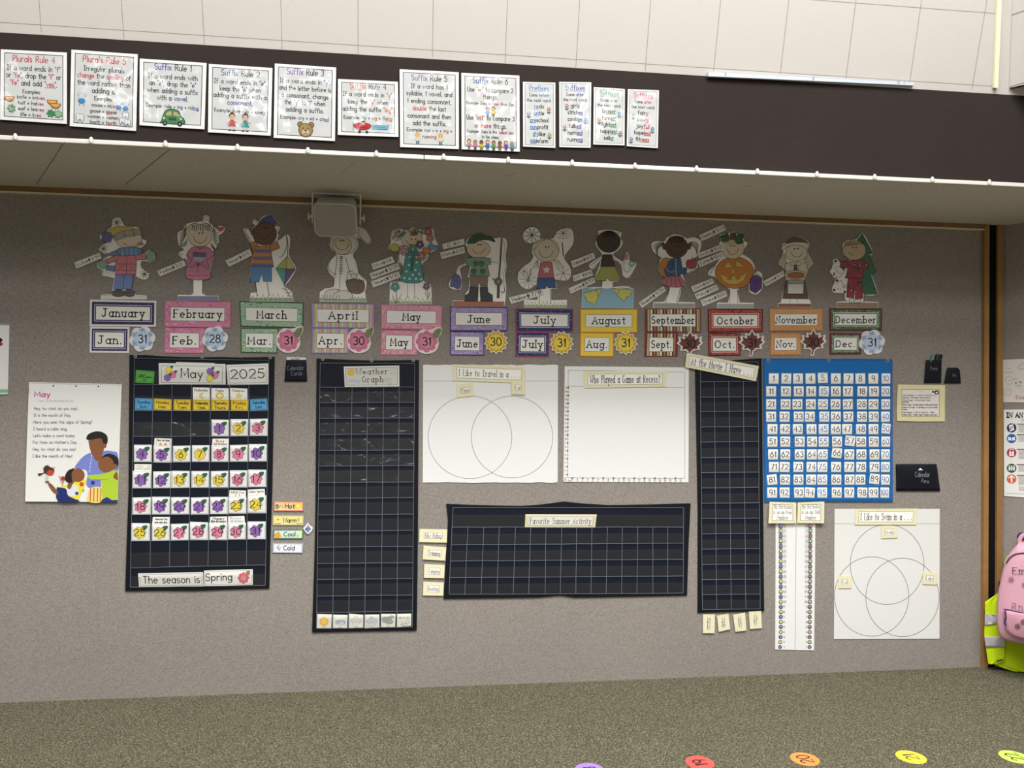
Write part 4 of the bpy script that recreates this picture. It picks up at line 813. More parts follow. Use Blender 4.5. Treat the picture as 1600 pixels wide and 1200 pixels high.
H(s, [[(805,395),(770,430),(712,475)],[(800,425),(760,470),(735,492)],[(890,395),(940,425),(965,445)],[(890,420),(940,455),(958,470)],[(775,215),(800,230),(770,260)],[(945,215),(920,225),(940,250)]], 3)
face(s, 855,287,92,86, '#4a392d', ((840,280),(866,282)), [(805,310),(830,345),(870,350),(905,320)])
H(s, [[(855,205),(825+i*9,225),(815+i*11,255-(i%2)*10)] for i in range(9)], 6, '#171210')
s.part([(808,388),(882,388),(905,482),(790,482)], '#4a392d', 2)
s.part([(798,484),(906,482),(945,593),(860,592),(845,568),(830,595),(746,590)], '#a9ab58', 3)
s.part([(985,380),(1012,382),(1000,430),(975,425)], '#c98f96', 2.5).line(smooth([(978,430),(975,500),(1000,528),(1025,500),(1035,470)], 4, False), 12, '#cfd0cc').line(ell(1035,460,18), 10, '#6f9fc6', True)
kdone(s, 'paper child in lime shorts and yellow fins above the August card')
# September
s = kid(zE, [(190,300),(230,283),(288,288),(310,255),(370,229),(430,243),(470,263),(520,253),(577,283),(572,350),(545,402),(500,430),(546,440),(552,480),(522,516),(465,532),(428,541),(462,610),(442,636),(422,646),(416,700),(395,758),(530,763),(528,808),(203,808),(203,760),(288,758),(320,690),(330,642),(266,612),(295,567),(265,547),(243,500),(248,440),(268,415),(213,377),(193,340)])
s.fill([(207,768),(528,770),(526,806),(207,806)], '#a3a2a0'); s.lines([[(328,645),(320,700),(298,752),(308,765)],[(415,648),(405,705),(385,745),(395,765)]], 4)
H(s, [[(285,295+i*5),(240,300+i*10),(205+i*8,325+i*20)] for i in range(5)]+[[(485,295+i*4),(530,290+i*12),(560-i*3,320+i*18)] for i in range(5)], 5)
s.part(ell(292,326,18,24), '#6e4030', 2).part(ell(480,326,18,24), '#6e4030', 2); face(s, 386,330,88,86, '#5d4234', ((375,325),(400,325)), [(335,355),(360,385),(400,388),(430,360)])
H(s, [[(330+i*13,252-(4-abs(i-4))*3),(333+i*13,270),(330+i*13,290+(i%2)*10)] for i in range(9)], 7)
s.part(smooth([(280,422),(320,415),(352,440),(355,490),(320,520),(300,575),(262,530),(254,470)]), '#c98a40', 3); s.line(smooth([(252,430),(248,490),(262,535)],3,False), 10, '#c9877c')
s.part([(345,420),(418,416),(430,490),(466,490),(462,536),(420,541),(415,557),(300,556),(288,505),(312,455)], '#3e5c8c', 3); s.line([(380,420),(382,555)], 6, '#9fb0c4').line([(360,420),(355,490),(320,530)], 3)
s.line(smooth([(318,440),(300,490),(335,525),(370,520)],3,False), 8, '#c98a40')
s.part([(300,558),(415,557),(462,612),(438,636),(400,645),(340,643),(268,620)], '#c37480', 3); s.lines([[(325,560),(300,630)],[(350,560),(338,642)],[(375,560),(380,643)],[(398,560),(425,640)]], 3)
s.part(smooth([(502,432),(530,428),(545,455),(535,490),(502,500),(470,490),(460,455),(475,430)]), '#b04a50', 3).line([(500,432),(510,410)], 5).line([(470,505),(500,520),(540,500)], 3)
kdone(s, 'paper girl with pigtails, orange backpack and red apple above the September card')
# October
s = kid(zE, [(722,235),(788,224),(805,213),(850,213),(857,234),(922,233),(907,280),(942,296),(917,342),(902,386),(960,420),(997,480),(992,530),(1015,519),(1052,538),(1057,650),(1005,702),(948,672),(950,612),(872,655),(866,700),(880,763),(990,766),(988,810),(703,808),(703,763),(788,765),(800,700),(795,655),(720,610),(685,562),(640,552),(636,520),(690,470),(720,425),(748,405),(733,360),(718,300),(738,280)], 1)
s.fill([(708,773),(990,775),(988,808),(708,806)], '#aeaca8'); s.lines([[(802,660),(800,770)],[(862,660),(865,770)]], 3)
s.part(ell(840,530,153,124), '#cb8136', 3); H(s, [[(700,480),(690,540),(710,600)],[(960,470),(978,530),(958,600)]], 2.5, '#8a5422')
face(s, 824,340,90,82, '#dccdb2', ((811,320),(836,320)), [(778,335),(795,375),(824,392),(855,370),(872,335)])
H(s, [[(770+i*13,262+(i%2)*4),(768+i*13,285),(764+i*14,305+(i%3)*6)] for i in range(9)], 3.5, '#9c8a5c')
s.part([(805,218),(850,217),(845,272),(808,272)], '#66503a', 3)
s.part(smooth([(725,245),(755,235),(785,225),(802,262),(785,285),(745,290),(738,268)]), '#41603f', 3).part(smooth([(838,265),(868,235),(917,236),(902,272),(908,295),(860,306)]), '#41603f', 3)
s.part([(755,486),(788,443),(825,486),(790,492)], '#d4bd62', 2.5, '#7a5520').part([(850,437),(898,465),(902,490),(850,482)], '#d4bd62', 2.5, '#7a5520').part([(824,488),(803,536),(850,538)], '#d9a94e', 2.5, '#7a5520')
s.part([(722,540),(780,562),(784,584),(817,584),(817,556),(848,558),(850,582),(878,580),(882,560),(938,528),(910,592),(860,622),(800,622),(750,596)], '#d4bd62', 2.5, '#7a5520')
s.part([(960,580),(1005,545),(1053,572),(1050,652),(1003,692),(957,665)], '#63478a', 3); s.lines([[(1005,547),(1000,690)],[(960,585),(1002,608),(1052,578)]], 3, '#41305c'); H(s, [[(975,570),(1000,528),(1040,560)]], 3)
s.line(smooth([(690,475),(660,520),(650,545)],3,False), 3)
kdone(s, 'paper child in round pumpkin costume with purple lantern above the October card')
# November
s = kid(zF, [(198,335),(238,285),(290,251),(340,249),(390,273),(427,303),(416,340),(410,370),(457,460),(410,507),(402,560),(382,590),(405,680),(422,740),(437,770),(437,803),(175,801),(176,768),(200,763),(213,700),(245,590),(228,550),(240,512),(180,466),(203,410),(216,362)])
s.fill([(178,772),(436,773),(435,801),(178,799)], '#8f5f4e'); H(s, [[(275,735),(268,765)],[(335,738),(325,765)]], 3)
s.part(smooth([(215,365),(240,430),(232,498),(185,465),(205,415)]), '#cfcdb4', 2.5).part(smooth([(405,360),(380,430),(405,500),(452,460),(430,410)]), '#cfcdb4', 2.5)
s.lines([[(222+i*7,385),(200+i*12,475)] for i in range(4)]+[[(402-i*6,390),(438-i*11,478)] for i in range(4)], 2.5, '#8f8d62')
face(s, 322,374,84,68, '#ddd2bc', ((308,344),(334,342)), [(280,372),(300,402),(330,408),(358,395),(370,370)])
s.part(smooth([(236,302),(262,270),(310,250),(370,266),(412,302),(330,290)]), '#6a584a', 3).part([(198,335),(240,303),(310,290),(380,293),(424,304),(408,352),(370,322),(310,314),(250,326),(214,360)], '#dcd7c6', 3)
s.part([(242,590),(385,590),(416,735),(213,732)], '#6d5444', 3).part([(255,618),(378,618),(376,696),(254,694)], '#dedbd2', 2.5).fill([(258,590),(376,590),(380,617),(254,617)], '#a3a0a0').line([(218,700),(412,704)], 3)
s.part(ell(268,490,36,42), '#d6d2c2', 3).part(ell(372,490,36,42), '#d6d2c2', 3).part(ell(292,460,20,14), '#d6d2c2', 2.5).part(ell(338,460,20,14), '#d6d2c2', 2.5).part([(310,470),(322,470),(332,510),(300,510)], '#5c4a3e', 2)
s.part(ell(317,550,86,38), '#cfc6a2', 3).part(ell(318,551,68,25), '#a8683c', 2.5)
kdone(s, 'paper pilgrim child holding a pie above the November card')
# December
s = kid(zF, [(688,300),(720,279),(792,268),(835,219),(872,270),(922,377),(892,396),(902,450),(947,527),(907,545),(962,700),(857,706),(857,755),(962,759),(960,806),(634,806),(634,758),(725,752),(703,740),(700,692),(610,686),(603,640),(628,580),(582,525),(603,490),(609,430),(640,424),(665,450),(738,430),(688,390),(683,340)], 1)
s.fill([(637,764),(960,765),(958,805),(637,804)], '#97836c')
s.part([(835,224),(920,378),(888,392),(945,526),(902,546),(957,700),(850,702),(790,560),(795,275)], '#3f7357', 3)
s.line([(852,702),(850,760)], 8, '#6a5038')
s.part([(668,450),(740,434),(862,434),(886,460),(880,502),(842,500),(850,572),(700,574),(726,495),(662,490)], '#9e4048', 3).part([(725,575),(832,575),(842,732),(782,735),(780,640),(772,732),(713,722)], '#9e4048', 3)
face(s, 774,354,90,78, '#c9b294', ((763,334),(789,334)), [(730,370),(748,384),(766,397)])
H(s, [[(700+i*14,290-(i%2)*3),(706+i*14,305),(700+i*15,325-(i*2))] for i in range(11)], 5, '#2c2622')
H(s, [[(620,500),(650,480),(690,500),(670,560),(630,565)],[(640,620),(670,590),(700,640),(730,600),(690,660)],[(700,500),(740,470),(800,520),(850,450)],[(750,540),(790,500),(830,545),(870,500),(890,470)],[(720,650),(780,690),(840,640),(890,600),(860,560)],[(640,520),(680,540),(720,500)]], 2.5, '#3f4a38')
R_ = random.Random(9); cc = ('#4a4c8c','#b5b04e','#c9c0b0','#7d3850','#4a4c8c')
for k in range(34): s.fill(ell(R_.uniform(608,895), R_.uniform(440,690), 6.5, n=8), cc[k % 5])
for x, y in ((628,440),(690,500),(618,665),(700,680),(808,490),(815,605),(640,592),(728,640)): s.fill(ell(x,y,10,n=10), '#33345c')
s.part([(735,735),(768,735),(768,765),(738,765)], '#dedbd2', 2.5).part([(778,738),(832,738),(830,765),(778,765)], '#dedbd2', 2.5)
kdone(s, 'paper child in red pyjamas tangled in lights beside a tree above the December card')
# ============================================================ pocket charts
I_ = lambda p: p
NAVY, NAVYB = mat('#08101f', 'nylon'), mat('#050912', 'nylon')
STI = '#6f7883'
def lerp(a, b, t): return a+(b-a)*t
class Chart:
    def __init__(s, name, outline, label, cols_t, cols_b, yt, yb, rows, rowvin, head=None, back=NAVY, bind=NAVYB, bw=7, stitch=STI, group='navy pocket charts', gro=(), frac=.56, cat='pocket chart', seams=True):
        """cols_t / cols_b: column seams at heights yt / yb; rows: (y left, y right) of every row seam, first = top of the grid"""
        R_ = random.Random(len(label))
        s.ct, s.cb, s.yt, s.yb, s.rows = cols_t, cols_b, yt, yb, rows
        cx = sum(p[0] for p in outline)/len(outline); bt = max(p[1] for p in outline)
        s.e = e = empty(name, WALL.at(cx, bt, .006), label, cat, group)
        b = Sheet(I_, outline, back, off=.002, thick=.004); b.build('backing', parent=e)
        n = len(outline); q = Sheet(I_, None, bind, off=.0062, thick=0)
        q.polys(strip(outline, bw*.0+bw, True), bind); 
        # keep the ribbon inside the outline: shrink towards the middle
        q.v, q.f, q.mi = [], [], []
        my = sum(p[1] for p in outline)/n
        def inset(p, d): return (p[0]+(d if p[0] < cx else -d)*min(1, abs(p[0]-cx)/30), p[1]+(d if p[1] < my else -d)*min(1, abs(p[1]-my)/30))
        inn = [inset(p, bw) for p in outline]
        q.polys([(outline[i], outline[(i+1) % n], inn[(i+1) % n], inn[i]) for i in range(n)], bind); q.build('binding', parent=e)
        # seams
        st = Sheet(I_, None, stitch, off=.0128, thick=0); nc = len(cols_t)
        ls = []
        for k in range(len(rows)):
            ls.append([(s.x(i, s.y(k, i)), s.y(k, i)+R_.uniform(-.25, .25)) for i in range(nc)])
        c0 = 0 if not head else head
        for i in range(nc):
            y0 = rows[0] if i in (0, nc-1) else rows[c0]
            ks = range(0 if i in (0, nc-1) else c0, s.lastcol(len(rows), i, nc))
            ls.append([(s.x(i, s.y(k, i))+R_.uniform(-.2, .2), s.y(k, i)) for k in ks])
        if seams: st.lines(ls, .65, stitch); st.build('stitching', parent=e)
        # clear pockets: one welded strip per row
        for k in range(1, len(rows)):
            vm = rowvin(k)
            if vm is None: continue
            vs, fs = [], []; whole = k <= c0
            cells = [(0, nc-1)] if whole else [(i, i+1) for i in range(nc-1)]
            if k == len(rows)-1 and s.lastwhole: cells = [(0, nc-1)]
            for a_, b_ in cells:
                nx, ny = (24 if b_-a_ > 1 else 6), 4; amp = R_.uniform(.001, .004); base = len(vs); ph = R_.uniform(-.5, .5)
                for j in range(ny+1):
                    for i in range(nx+1):
                        u, v = i/nx, j/ny
                        yb_ = lerp(s.y(k, a_), s.y(k, b_), u); yt_ = lerp(s.y(k-1, a_), s.y(k-1, b_), u)
                        y = yb_-(yb_-yt_)*frac*v; x = lerp(s.x(a_, y), s.x(b_, y), u)
                        o = .0105+amp*math.sin(math.pi*u)*(v**1.5)*(1+.5*math.sin(5*u+ph))
                        vs.append(WALL.at(x, y, o))
                for j in range(ny):
                    for i in range(nx):
                        p = base+j*(nx+1)+i; fs.append((p, p+1, p+nx+2, p+nx+1))
            obj('clear_pocket', vs, fs, [vm], parent=e, smooth=True)
        for g in gro:
            t = Sheet(I_, circ(g[0], g[1], 2.6, n=16), '#b9bcc0', off=.0064, thick=.0012, kind='metal'); t.fill(circ(g[0], g[1], 1.2, n=10), '#23262c'); t.build('grommet', parent=e)
    lastwhole = False
    def lastcol(s, n, i, nc): return n-1 if (s.lastwhole and i not in (0, nc-1)) else n
    def x(s, i, y): return lerp(s.ct[i], s.cb[i], (y-s.yt)/(s.yb-s.yt))
    def y(s, k, i): return lerp(*s.rows[k], i/(len(s.ct)-1))
zc1, zc2 = Z(190, 550, 5.3333), Z(190, 730, 5.3333)
def pz(z, *pts): return [z(p) for p in pts]
# monthly calendar
class Cal(Chart): lastwhole = True
Cal('monthly_pocket_chart', pz(zc1, (65,25),(200,26),(330,34),(500,42),(660,44),(820,42),(1000,46),(1140,44),(1275,40))+pz(zc2, (1255,200),(1240,600),(1230,1010),(900,1018),(600,1030),(300,1028),(30,1033),(40,700),(58,200)),
    'navy pocket chart holding the May 2025 day cards',
    [190+x/5.3333 for x in (105,262,420,583,742,900,1062,1225)], [190+x/5.3333 for x in (75,237,398,558,720,880,1040,1200)], 600.6, 885.6,
    [(560,563),(600.8,600.8),(641.6,642),(682,681.2),(722,721),(763.2,761),(804.2,802.5),(845.5,842.3),(887.3,882.5),(917.5,914.5)],
    lambda k: VINC if k == 3 else VIN, head=1, gro=[zc1((115,36)), zc1((672,42)), zc1((1238,46))])
# weather graph
zw1, zw2 = Z(480, 550, 5.4526), Z(480, 770, 5.217)
wy = [605,629.2,653.6,678.7,703.7,728.3,753.9,778.6,804.5,830,854.9,880.6,905.7,931.4,956.9,981.8]
Chart('graph_pocket_chart', pz(zw1, (80,55),(250,62),(540,72),(700,72),(880,68),(952,68))+pz(zw2, (903,200),(900,600),(892,1122),(500,1128),(40,1138),(60,500),(68,100)),
    'tall navy pocket chart headed Weather Graph with empty clear pockets',
    [480+x/5.4526 for x in (108,242,382,517,652,785,915)], [480+x/5.217 for x in (75,207,337,467,600,730,857)], 605, 982,
    [(567,568)]+[(y, y-.4-(.0045*(y-605))) for y in wy], lambda k: VINC if 2 <= k <= 7 else (None if k == 1 else VIN), head=1, gro=[zw1((132,60)), zw1((548,72)), zw1((905,70))], frac=.72)
# favourite summer activity
zf = Z(650, 770, 3.636)
fr_ = [(195,195),(295,286),(387,378),(482,472),(577,570)]
Chart('graph_pocket_chart', pz(zf, (172,63),(300,68),(450,72),(600,75),(720,66),(840,50),(960,62),(1100,70),(1350,66),(1560,60),(1548,300),(1540,583),(1200,590),(900,595),(820,583),(700,594),(500,598),(157,602),(172,330),(182,160)),
    'wide navy pocket chart headed Favorite Summer Activity',
    [650+x/3.636 for x in (205,295,385,473,565,652,738,828,912,1000,1087,1172,1260,1345,1430,1520)], [650+x/3.636 for x in (188,277,370,460,553,640,733,820,908,993,1080,1168,1255,1345,1430,1518)], 825, 927,
    [(793,793)]+[(770+a/3.636, 770+b/3.636) for a, b in fr_], lambda k: VIN if k != 1 else VIN, head=1, frac=.62, bw=6)
# movie chart
zm1, zm3 = Z(860, 540, 4.706), Z(1070, 770, 4.6167)
my_ = [596.3,620.3,643,666.9,690.4,714.7,738.3,762,786.2,810,833.9,857.7,881.6,905.4,928.8,952]
Chart('graph_pocket_chart', [(1086,563),(1140,563),(1190,559.8),(1191,640),(1192.5,800),(1194,954.5),(1140,956),(1090.2,957.5),(1090.5,800),(1088,660)],
    'narrow navy pocket chart with four columns under the At the Movie label',
    [1094.4,1116,1138.8,1161.3,1184.5], [1097.5,1119.8,1142.6,1165.3,1188], 596.3, 952, [(567,565)]+[(y+.3, y-.6) for y in my_], lambda k: None if k == 1 else VIN, head=1, frac=.62, bw=6)
# hundreds chart
zh = Z(1180, 550, 5)
BLUE = mat('#1668b0', 'nylon')
hr = [255,352,452,550,648,747,845,944,1043,1143]
Chart('hundreds_pocket_chart', pz(zh, (62,50),(300,52),(575,54),(820,54),(1072,57),(1074,600),(1075,1170),(575,1168),(72,1172),(66,600)), 'bright blue pocket chart holding one hundred number cards',
    [zh((80,0))[0], zh((1062,0))[0]], [zh((85,0))[0], zh((1065,0))[0]], 575, 780, [(582,582)]+[(550+y/5, 550+y/5) for y in hr], lambda k: VIN, back=BLUE, bind=mat('#145c9e', 'nylon'), bw=2.5, stitch='#3f86c0', group=None, gro=pz(zh, (103,65),(575,62),(1032,65)), frac=.42)

# ============================================================ calendar cards
CO = .0072
FCOL = {'p': '#9a6cbf', 'y': '#f6df50', 'k': '#ea8aaa'}
def dayflower(s, x, y, r, c_):
    s.fill(smooth([(x+r*.35,y-r*.75),(x+r*.55,y-r*1.15),(x+r*1.25,y-r*1.2),(x+r*1.2,y-r*.75),(x+r*.75,y-r*.4)],3), '#2f6b45')
    s.part(petal(x, y, r, 7, .16, 42, .4), FCOL[c_], r*.06, '#3a2c3c'); s.line([(x+r*.55, y-r*.6), (x+r*1.1, y-r*1.1)], r*.06, '#1d4a30')
days = {1:(750,895,565,705),2:(907,1057,560,702),3:(1068,1218,555,697),4:(103,252,773,917),5:(267,418,782,922),6:(428,578,780,918),7:(587,735,777,917),8:(748,895,780,917),9:(903,1055,772,915),10:(1060,1210,768,912),11:(88,250,990,1133),12:(262,415,993,1135),13:(417,567,992,1133),14:(582,733,992,1132),15:(743,893,990,1132),16:(902,1050,987,1130),17:(1057,1205,982,1125)}
days2 = {18:(90,245,250,395),19:(253,405,247,392),20:(413,567,250,393),21:(577,728,250,395),22:(737,885,248,390),23:(890,1040,247,385),24:(1050,1205,235,380),25:(82,235,468,612),26:(252,405,472,613),27:(412,565,470,610),28:(572,720,460,605),29:(730,882,465,608),30:(887,1035,462,602),31:(1050,1200,453,598)}
dc = dict(zip(range(1, 32), 'pykppyykkppp'+'yyykkkppppyyyykkkkp'))
dc.update({1:'p',2:'y',3:'k',4:'p',5:'p',6:'y',7:'y',8:'k',9:'k',10:'p',11:'p',12:'p',13:'y',14:'y',15:'y',16:'k',17:'k',18:'k',19:'p',20:'p',21:'p',22:'p',23:'y',24:'y',25:'y',26:'y',27:'k',28:'k',29:'k',30:'k',31:'p'})
CN = {'p': 'purple', 'y': 'yellow', 'k': 'pink'}
for dd, zz in ((days, zc1), (days2, zc2)):
    for n_, (x0, x1, y0, y1) in dd.items():
        t = 3 if n_ % 3 == 0 else (-2 if n_ % 4 == 1 else 0)
        if n_ in (28, 24): t = -6
        s = card([(x0+t*.3, y0+t), (x1, y0), (x1-t*.3, y1), (x0, y1+t*.3)], 100, 95, '#f4f4f2', zz, off=CO, thick=.0009)
        s.frame(4, 4, 96, 91, 1.2, '#8b8d92'); s.fill(rc(5.2, 94.8, 5.2, 89.8), '#f8f8f6')
        dayflower(s, 44, 52, 34, dc[n_])
        st = str(n_); s.text(st, 44, 68, 36, '#17121c', 4.1, 22 if n_ in (4, 6, 8, 9, 2, 3, 5, 7) else (58 if n_ > 9 and '1' not in st else (8 if n_ == 1 else 46)), 'c', gap=.22)
        s.build('day_card', 'white May calendar card with %s flower and number %d' % (CN[dc[n_]], n_), 'calendar card', 'day cards in the May calendar')
zt = Z(205, 560, 7.111)
for nm, ab, c, col in (('Sunday','Sun.',[(45,440),(240,448),(232,575),(42,570)],'#5fb4e8'),('Monday','Mon.',[(253,445),(448,455),(445,580),(247,570)],'#f7d53a'),('Tuesday','Tues.',[(472,455),(667,457),(663,580),(470,575)],'#f7d53a'),
    ('Wednesday','Wed.',[(685,457),(880,458),(877,583),(683,580)],'#f7d53a'),('Thursday','Thurs.',[(892,455),(1090,457),(1085,583),(890,582)],'#f7d53a'),('Friday','Fri.',[(1107,457),(1302,458),(1298,585),(1107,583)],'#f7d53a'),('Saturday','Sat.',[(1320,455),(1510,445),(1517,572),(1325,580)],'#5fb4e8')):
    s = card(c, 100, 64, col, zt, off=CO, thick=.0009); s.frame(4, 4, 96, 60, 1.6, '#2c3038')
    s.text(nm, 50, 28, 17, INK, 3, min(72, 12*len(nm)), 'c').text(ab, 50, 53, 16, INK, 3, 11*len(ab), 'c')
    s.build('weekday_card', '%s weekday card reading %s' % ('blue' if col == '#5fb4e8' else 'yellow', nm), 'calendar card', 'weekday cards')
for nm, c, ic in (('Yesterday',[(683,322),(872,325),(875,460),(685,462)],'moon'),('Today',[(890,328),(1082,332),(1085,458),(890,460)],'sun'),('Tomorrow',[(1098,327),(1290,335),(1292,462),(1100,460)],'star')):
    s = card(c, 100, 80, '#eceae2', zt, off=CO-.0012, thick=.0008)
    s.text(nm, 48, 24, 14, INK, 2.4, {'moon':78,'sun':48,'star':72}[ic], 'c')
    if ic == 'moon': s.part(smooth([(62,36),(48,38),(38,52),(44,68),(60,72),(68,66),(56,62),(52,50)]), '#e8cf5a', 1.4, '#a58a2c')
    elif ic == 'sun': s.part(petal(48, 52, 22, 14, .1), '#d9b53a', 1.6, '#8c7220').fill(circ(48, 52, 15), '#f0e08a')
    else: s.part(spiky(50, 52, 22, 10, 5, -math.pi/2), '#e8cf4a', 1.6, '#a58a2c')
    s.build('time_card', 'white card reading %s with a yellow %s, above the weekday cards' % (nm, ic), 'calendar card')
def bunch(s, x, y, cols, k=11):
    for (dx, dy), c_ in zip(((2, -20), (16, 8), (-14, 20)), cols): dayflower(s, x+dx, y+dy, k*1.4, c_)
s = card([(455,83),(775,92),(775,110),(455,105)], 100, 8, '#e6e3da', zc1, off=CO-.0004, thick=.0006); s.line([(2,1.5),(98,1.5)], .6, '#aaa69c'); s.build('month_title_card', 'white spare card peeping out behind the May title card', 'calendar card')
s = card([(305,52),(1048,62),(1050,295),(308,288)], 300, 92, '#e9e8e2', zt, off=CO, thick=.0009, kind='lam')
s.frame(11, 10, 286, 84, 1.5, '#54504a').text('May', 148, 62, 36, '#1a161c', 4.4, 96, 'c')
for x in (102, 131): s.fill(circ(x, 25, 4.2), '#1a161c')
for x, y, c_ in ((45,30,'y'),(62,50,'k'),(38,63,'p')): dayflower(s, x, y, 16, c_)
for x, y, c_ in ((230,33,'p'),(252,50,'k'),(228,64,'y')): dayflower(s, x, y, 16, c_)
s.build('month_title_card', 'wide white title card reading May with two bunches of flowers', 'calendar card')
s = card([(1057,72),(1522,55),(1528,290),(1073,298)], 200, 98, '#ecebe6', zt, off=CO+.0003, thick=.0009, kind='lam'); s.frame(9, 9, 190, 89, 1.4, '#5c5852').text('2025', 99, 67, 42, '#17131a', 4.6, 160, 'c'); s.build('year_card', 'white card reading 2025 at the top of the calendar', 'calendar card')
s = card([(52,128),(260,145),(248,278),(47,268)], 100, 66, '#5fb54e', zt, off=CO, thick=.0009); s.frame(4, 5, 96, 61, 1.5, '#1f3a1c'); s.text('ABC', 14, 38, 17, INK, 3.2, 40).text('pattern', 57, 38, 10, INK, 2, 30).text('day', 40, 52, 8, INK, 1.8, 18); s.build('pattern_card', 'small green card reading ABC at the top left of the calendar', 'calendar card')
EV = [((275,717),(420,722),(417,785),(270,782),zc1,'Cinco de Mayo','5 of May, with small sombreros'),((757,722),(895,722),(893,780),(753,780),zc1,'Busy','8 of May, with coloured letters'),((107,933),(252,935),(250,995),(105,990),zc1,"Happy Mother's Day",'11 of May, with faint letters'),
 ((900,190),(1037,195),(1035,247),(895,245),zc2,'Science Fair','23 of May, with tiny figures'),((1050,187),(1192,180),(1195,240),(1055,243),zc2,'Brother Day','24 of May, with a yellow mark'),((260,415),(403,415),(398,473),(255,472),zc2,'Memorial Day','26 of May, with little dark shapes'),
 ((738,413),(880,410),(880,467),(735,468),zc2,'Happy Birthday','29 of May, with heavy dark letters'),((888,410),(1023,405),(1028,465),(888,466),zc2,'Happy Birthday','30 of May, with pale coloured letters')]
for k, (a, b, c, d_, zz, tx, wh) in enumerate(EV):
    s = card([a, b, c, d_], 100, 42, '#eeece4', zz, off=CO-.0013, thick=.0008)
    if k == 0:
        s.text(tx, 50, 16, 11, INK, 2.2, 74, 'c'); s.line([(12,22),(12,40)], 2.4, '#b08a3a'); s.line([(88,22),(88,40)], 2.4, '#b08a3a')
        for x in (36, 64): s.part(smooth([(x-13,38),(x-6,34),(x-4,26),(x+4,26),(x+6,34),(x+13,38)],3), '#d99a5c', 1, '#a0623a')
    elif k == 1:
        for i, ch in enumerate('Busy'): s.text(ch, 24+i*13, 22, 15, ('#c0392f','#d98a2e','#4f8a3a','#2f5f9c')[i], 3.4)
        s.text('birthday', 50, 38, 11, '#4a3a30', 2.6, 76, 'c')
    elif k == 2:
        s.text('Happy', 32, 17, 9, '#b5b2aa', 1.4, 40, 'c').text("Mother's Day", 40, 33, 11, '#b5b2aa', 1.6, 62, 'c').line(circ(82, 20, 8, 9), 3, '#c99a5a', True).line([(75, 32), (90, 32)], 2.4, '#c99a5a')
    elif k == 3:
        s.text('SCIENCE', 8, 20, 12, '#5f5b52', 2.2, 44).text('Fair', 62, 20, 12, '#5f5b52', 2.2, 30)
        for x in (40, 62): s.fill(circ(x, 30, 3.4), '#4a6a8a').line([(x, 33), (x, 41)], 3, '#7a7a5a')
        s.fill(circ(40, 14, 4), '#d9a25a')
    elif k == 4: s.text('Indoor Sports', 50, 20, 12, '#54504a', 2.2, 84, 'c').fill([(q[0], q[1]) for q in [(40,41),(44,33),(52,30),(60,33),(64,41)]], '#e0c254')
    elif k == 5:
        s.text('Memorial Day', 50, 18, 11, '#3a3834', 2.2, 72, 'c')
        for x in (24, 50, 76): s.fill(smooth([(x-11,38),(x-8,30),(x,28),(x+8,30),(x+11,38)],3), '#44423e').fill(circ(x, 34, 3, n=8), '#c9c6bc')
    elif k == 6: s.text('Happy', 50, 18, 13, '#4a443c', 3.2, 66, 'c').text('Birthday', 50, 37, 14, '#2f2b28', 3.6, 84, 'c')
    else:
        for i, ch in enumerate('Happy'): s.text(ch, 14+i*14, 18, 12, ('#7ba6cf','#d9a8b8','#e0c87a','#8fc3a0','#b0a0cf')[i], 3)
        s.text('Birthday', 52, 37, 13, '#8fa3c4', 2.6, 76, 'c')
    s.build('event_card', 'small white card tucked behind the number %s' % wh, 'calendar card', 'event cards tucked behind day cards')
s = card([(137,885),(678,875),(685,995),(145,998)], 300, 65, '#dedcd5', zc2, off=CO, thick=.0009); s.frame(7, 6, 294, 59, 1.2, '#5c5850').text('The season is', 152, 48, 34, '#1a161c', 4, 260, 'c'); s.build('season_card', 'long white card reading The season is', 'calendar card')
s = card([(687,862),(1093,850),(1093,980),(688,992)], 220, 70, '#e9e7e0', zc2, off=CO+.0003, thick=.0009); s.frame(4, 5, 215, 65, 1.2, '#5c5850').text('Spring', 8, 46, 32, '#1a161c', 4, 118); s.fill(smooth([(188,20),(192,8),(206,6),(208,18),(200,28)],3), '#8f8058').fill(petal(178, 38, 26, 8, .12), '#cf5f74').fill(petal(178, 38, 15, 8, .12), '#dd8a8c').fill(circ(178, 38, 6), '#d9a08c'); s.build('season_card', 'white card reading Spring with a rose pink flower', 'calendar card')
# Weather graph cards
zwt = Z(530, 565, 16)
s = card([(112,125),(1502,98),(1505,620),(140,635)], 260, 98, '#e2e1db', zwt, off=CO, thick=.0009, kind='lam'); s.frame(7, 7, 253, 91, 2, '#4a4742').rect(10, 10, 250, 88, '#cfcdc6')
s.fill(spiky(33, 28, 20, 14, 11), '#cfa63a').fill(circ(33, 28, 14), '#dcba50').text('Weather', 130, 38, 24, '#3a3733', 2.8, 146, 'c', serif=True).text('Graph', 133, 76, 26, '#3a3733', 2.8, 98, 'c', serif=True)
for x, y, a, b in ((38,68,24,10),(60,72,18,9),(205,66,22,10)): s.fill(ell(x, y, a, b), '#bfc1c2')
s.lines([[(x, y), (x+3, y+4)] for x, y in ((215,18),(225,24),(235,16),(222,36),(240,30),(232,38),(205,80),(212,84),(220,80),(198,76))], 2, '#83868c')
s.build('graph_title_card', 'white card reading Weather Graph with a small sun', 'title card')
zg = Z(480, 950, 8.889)
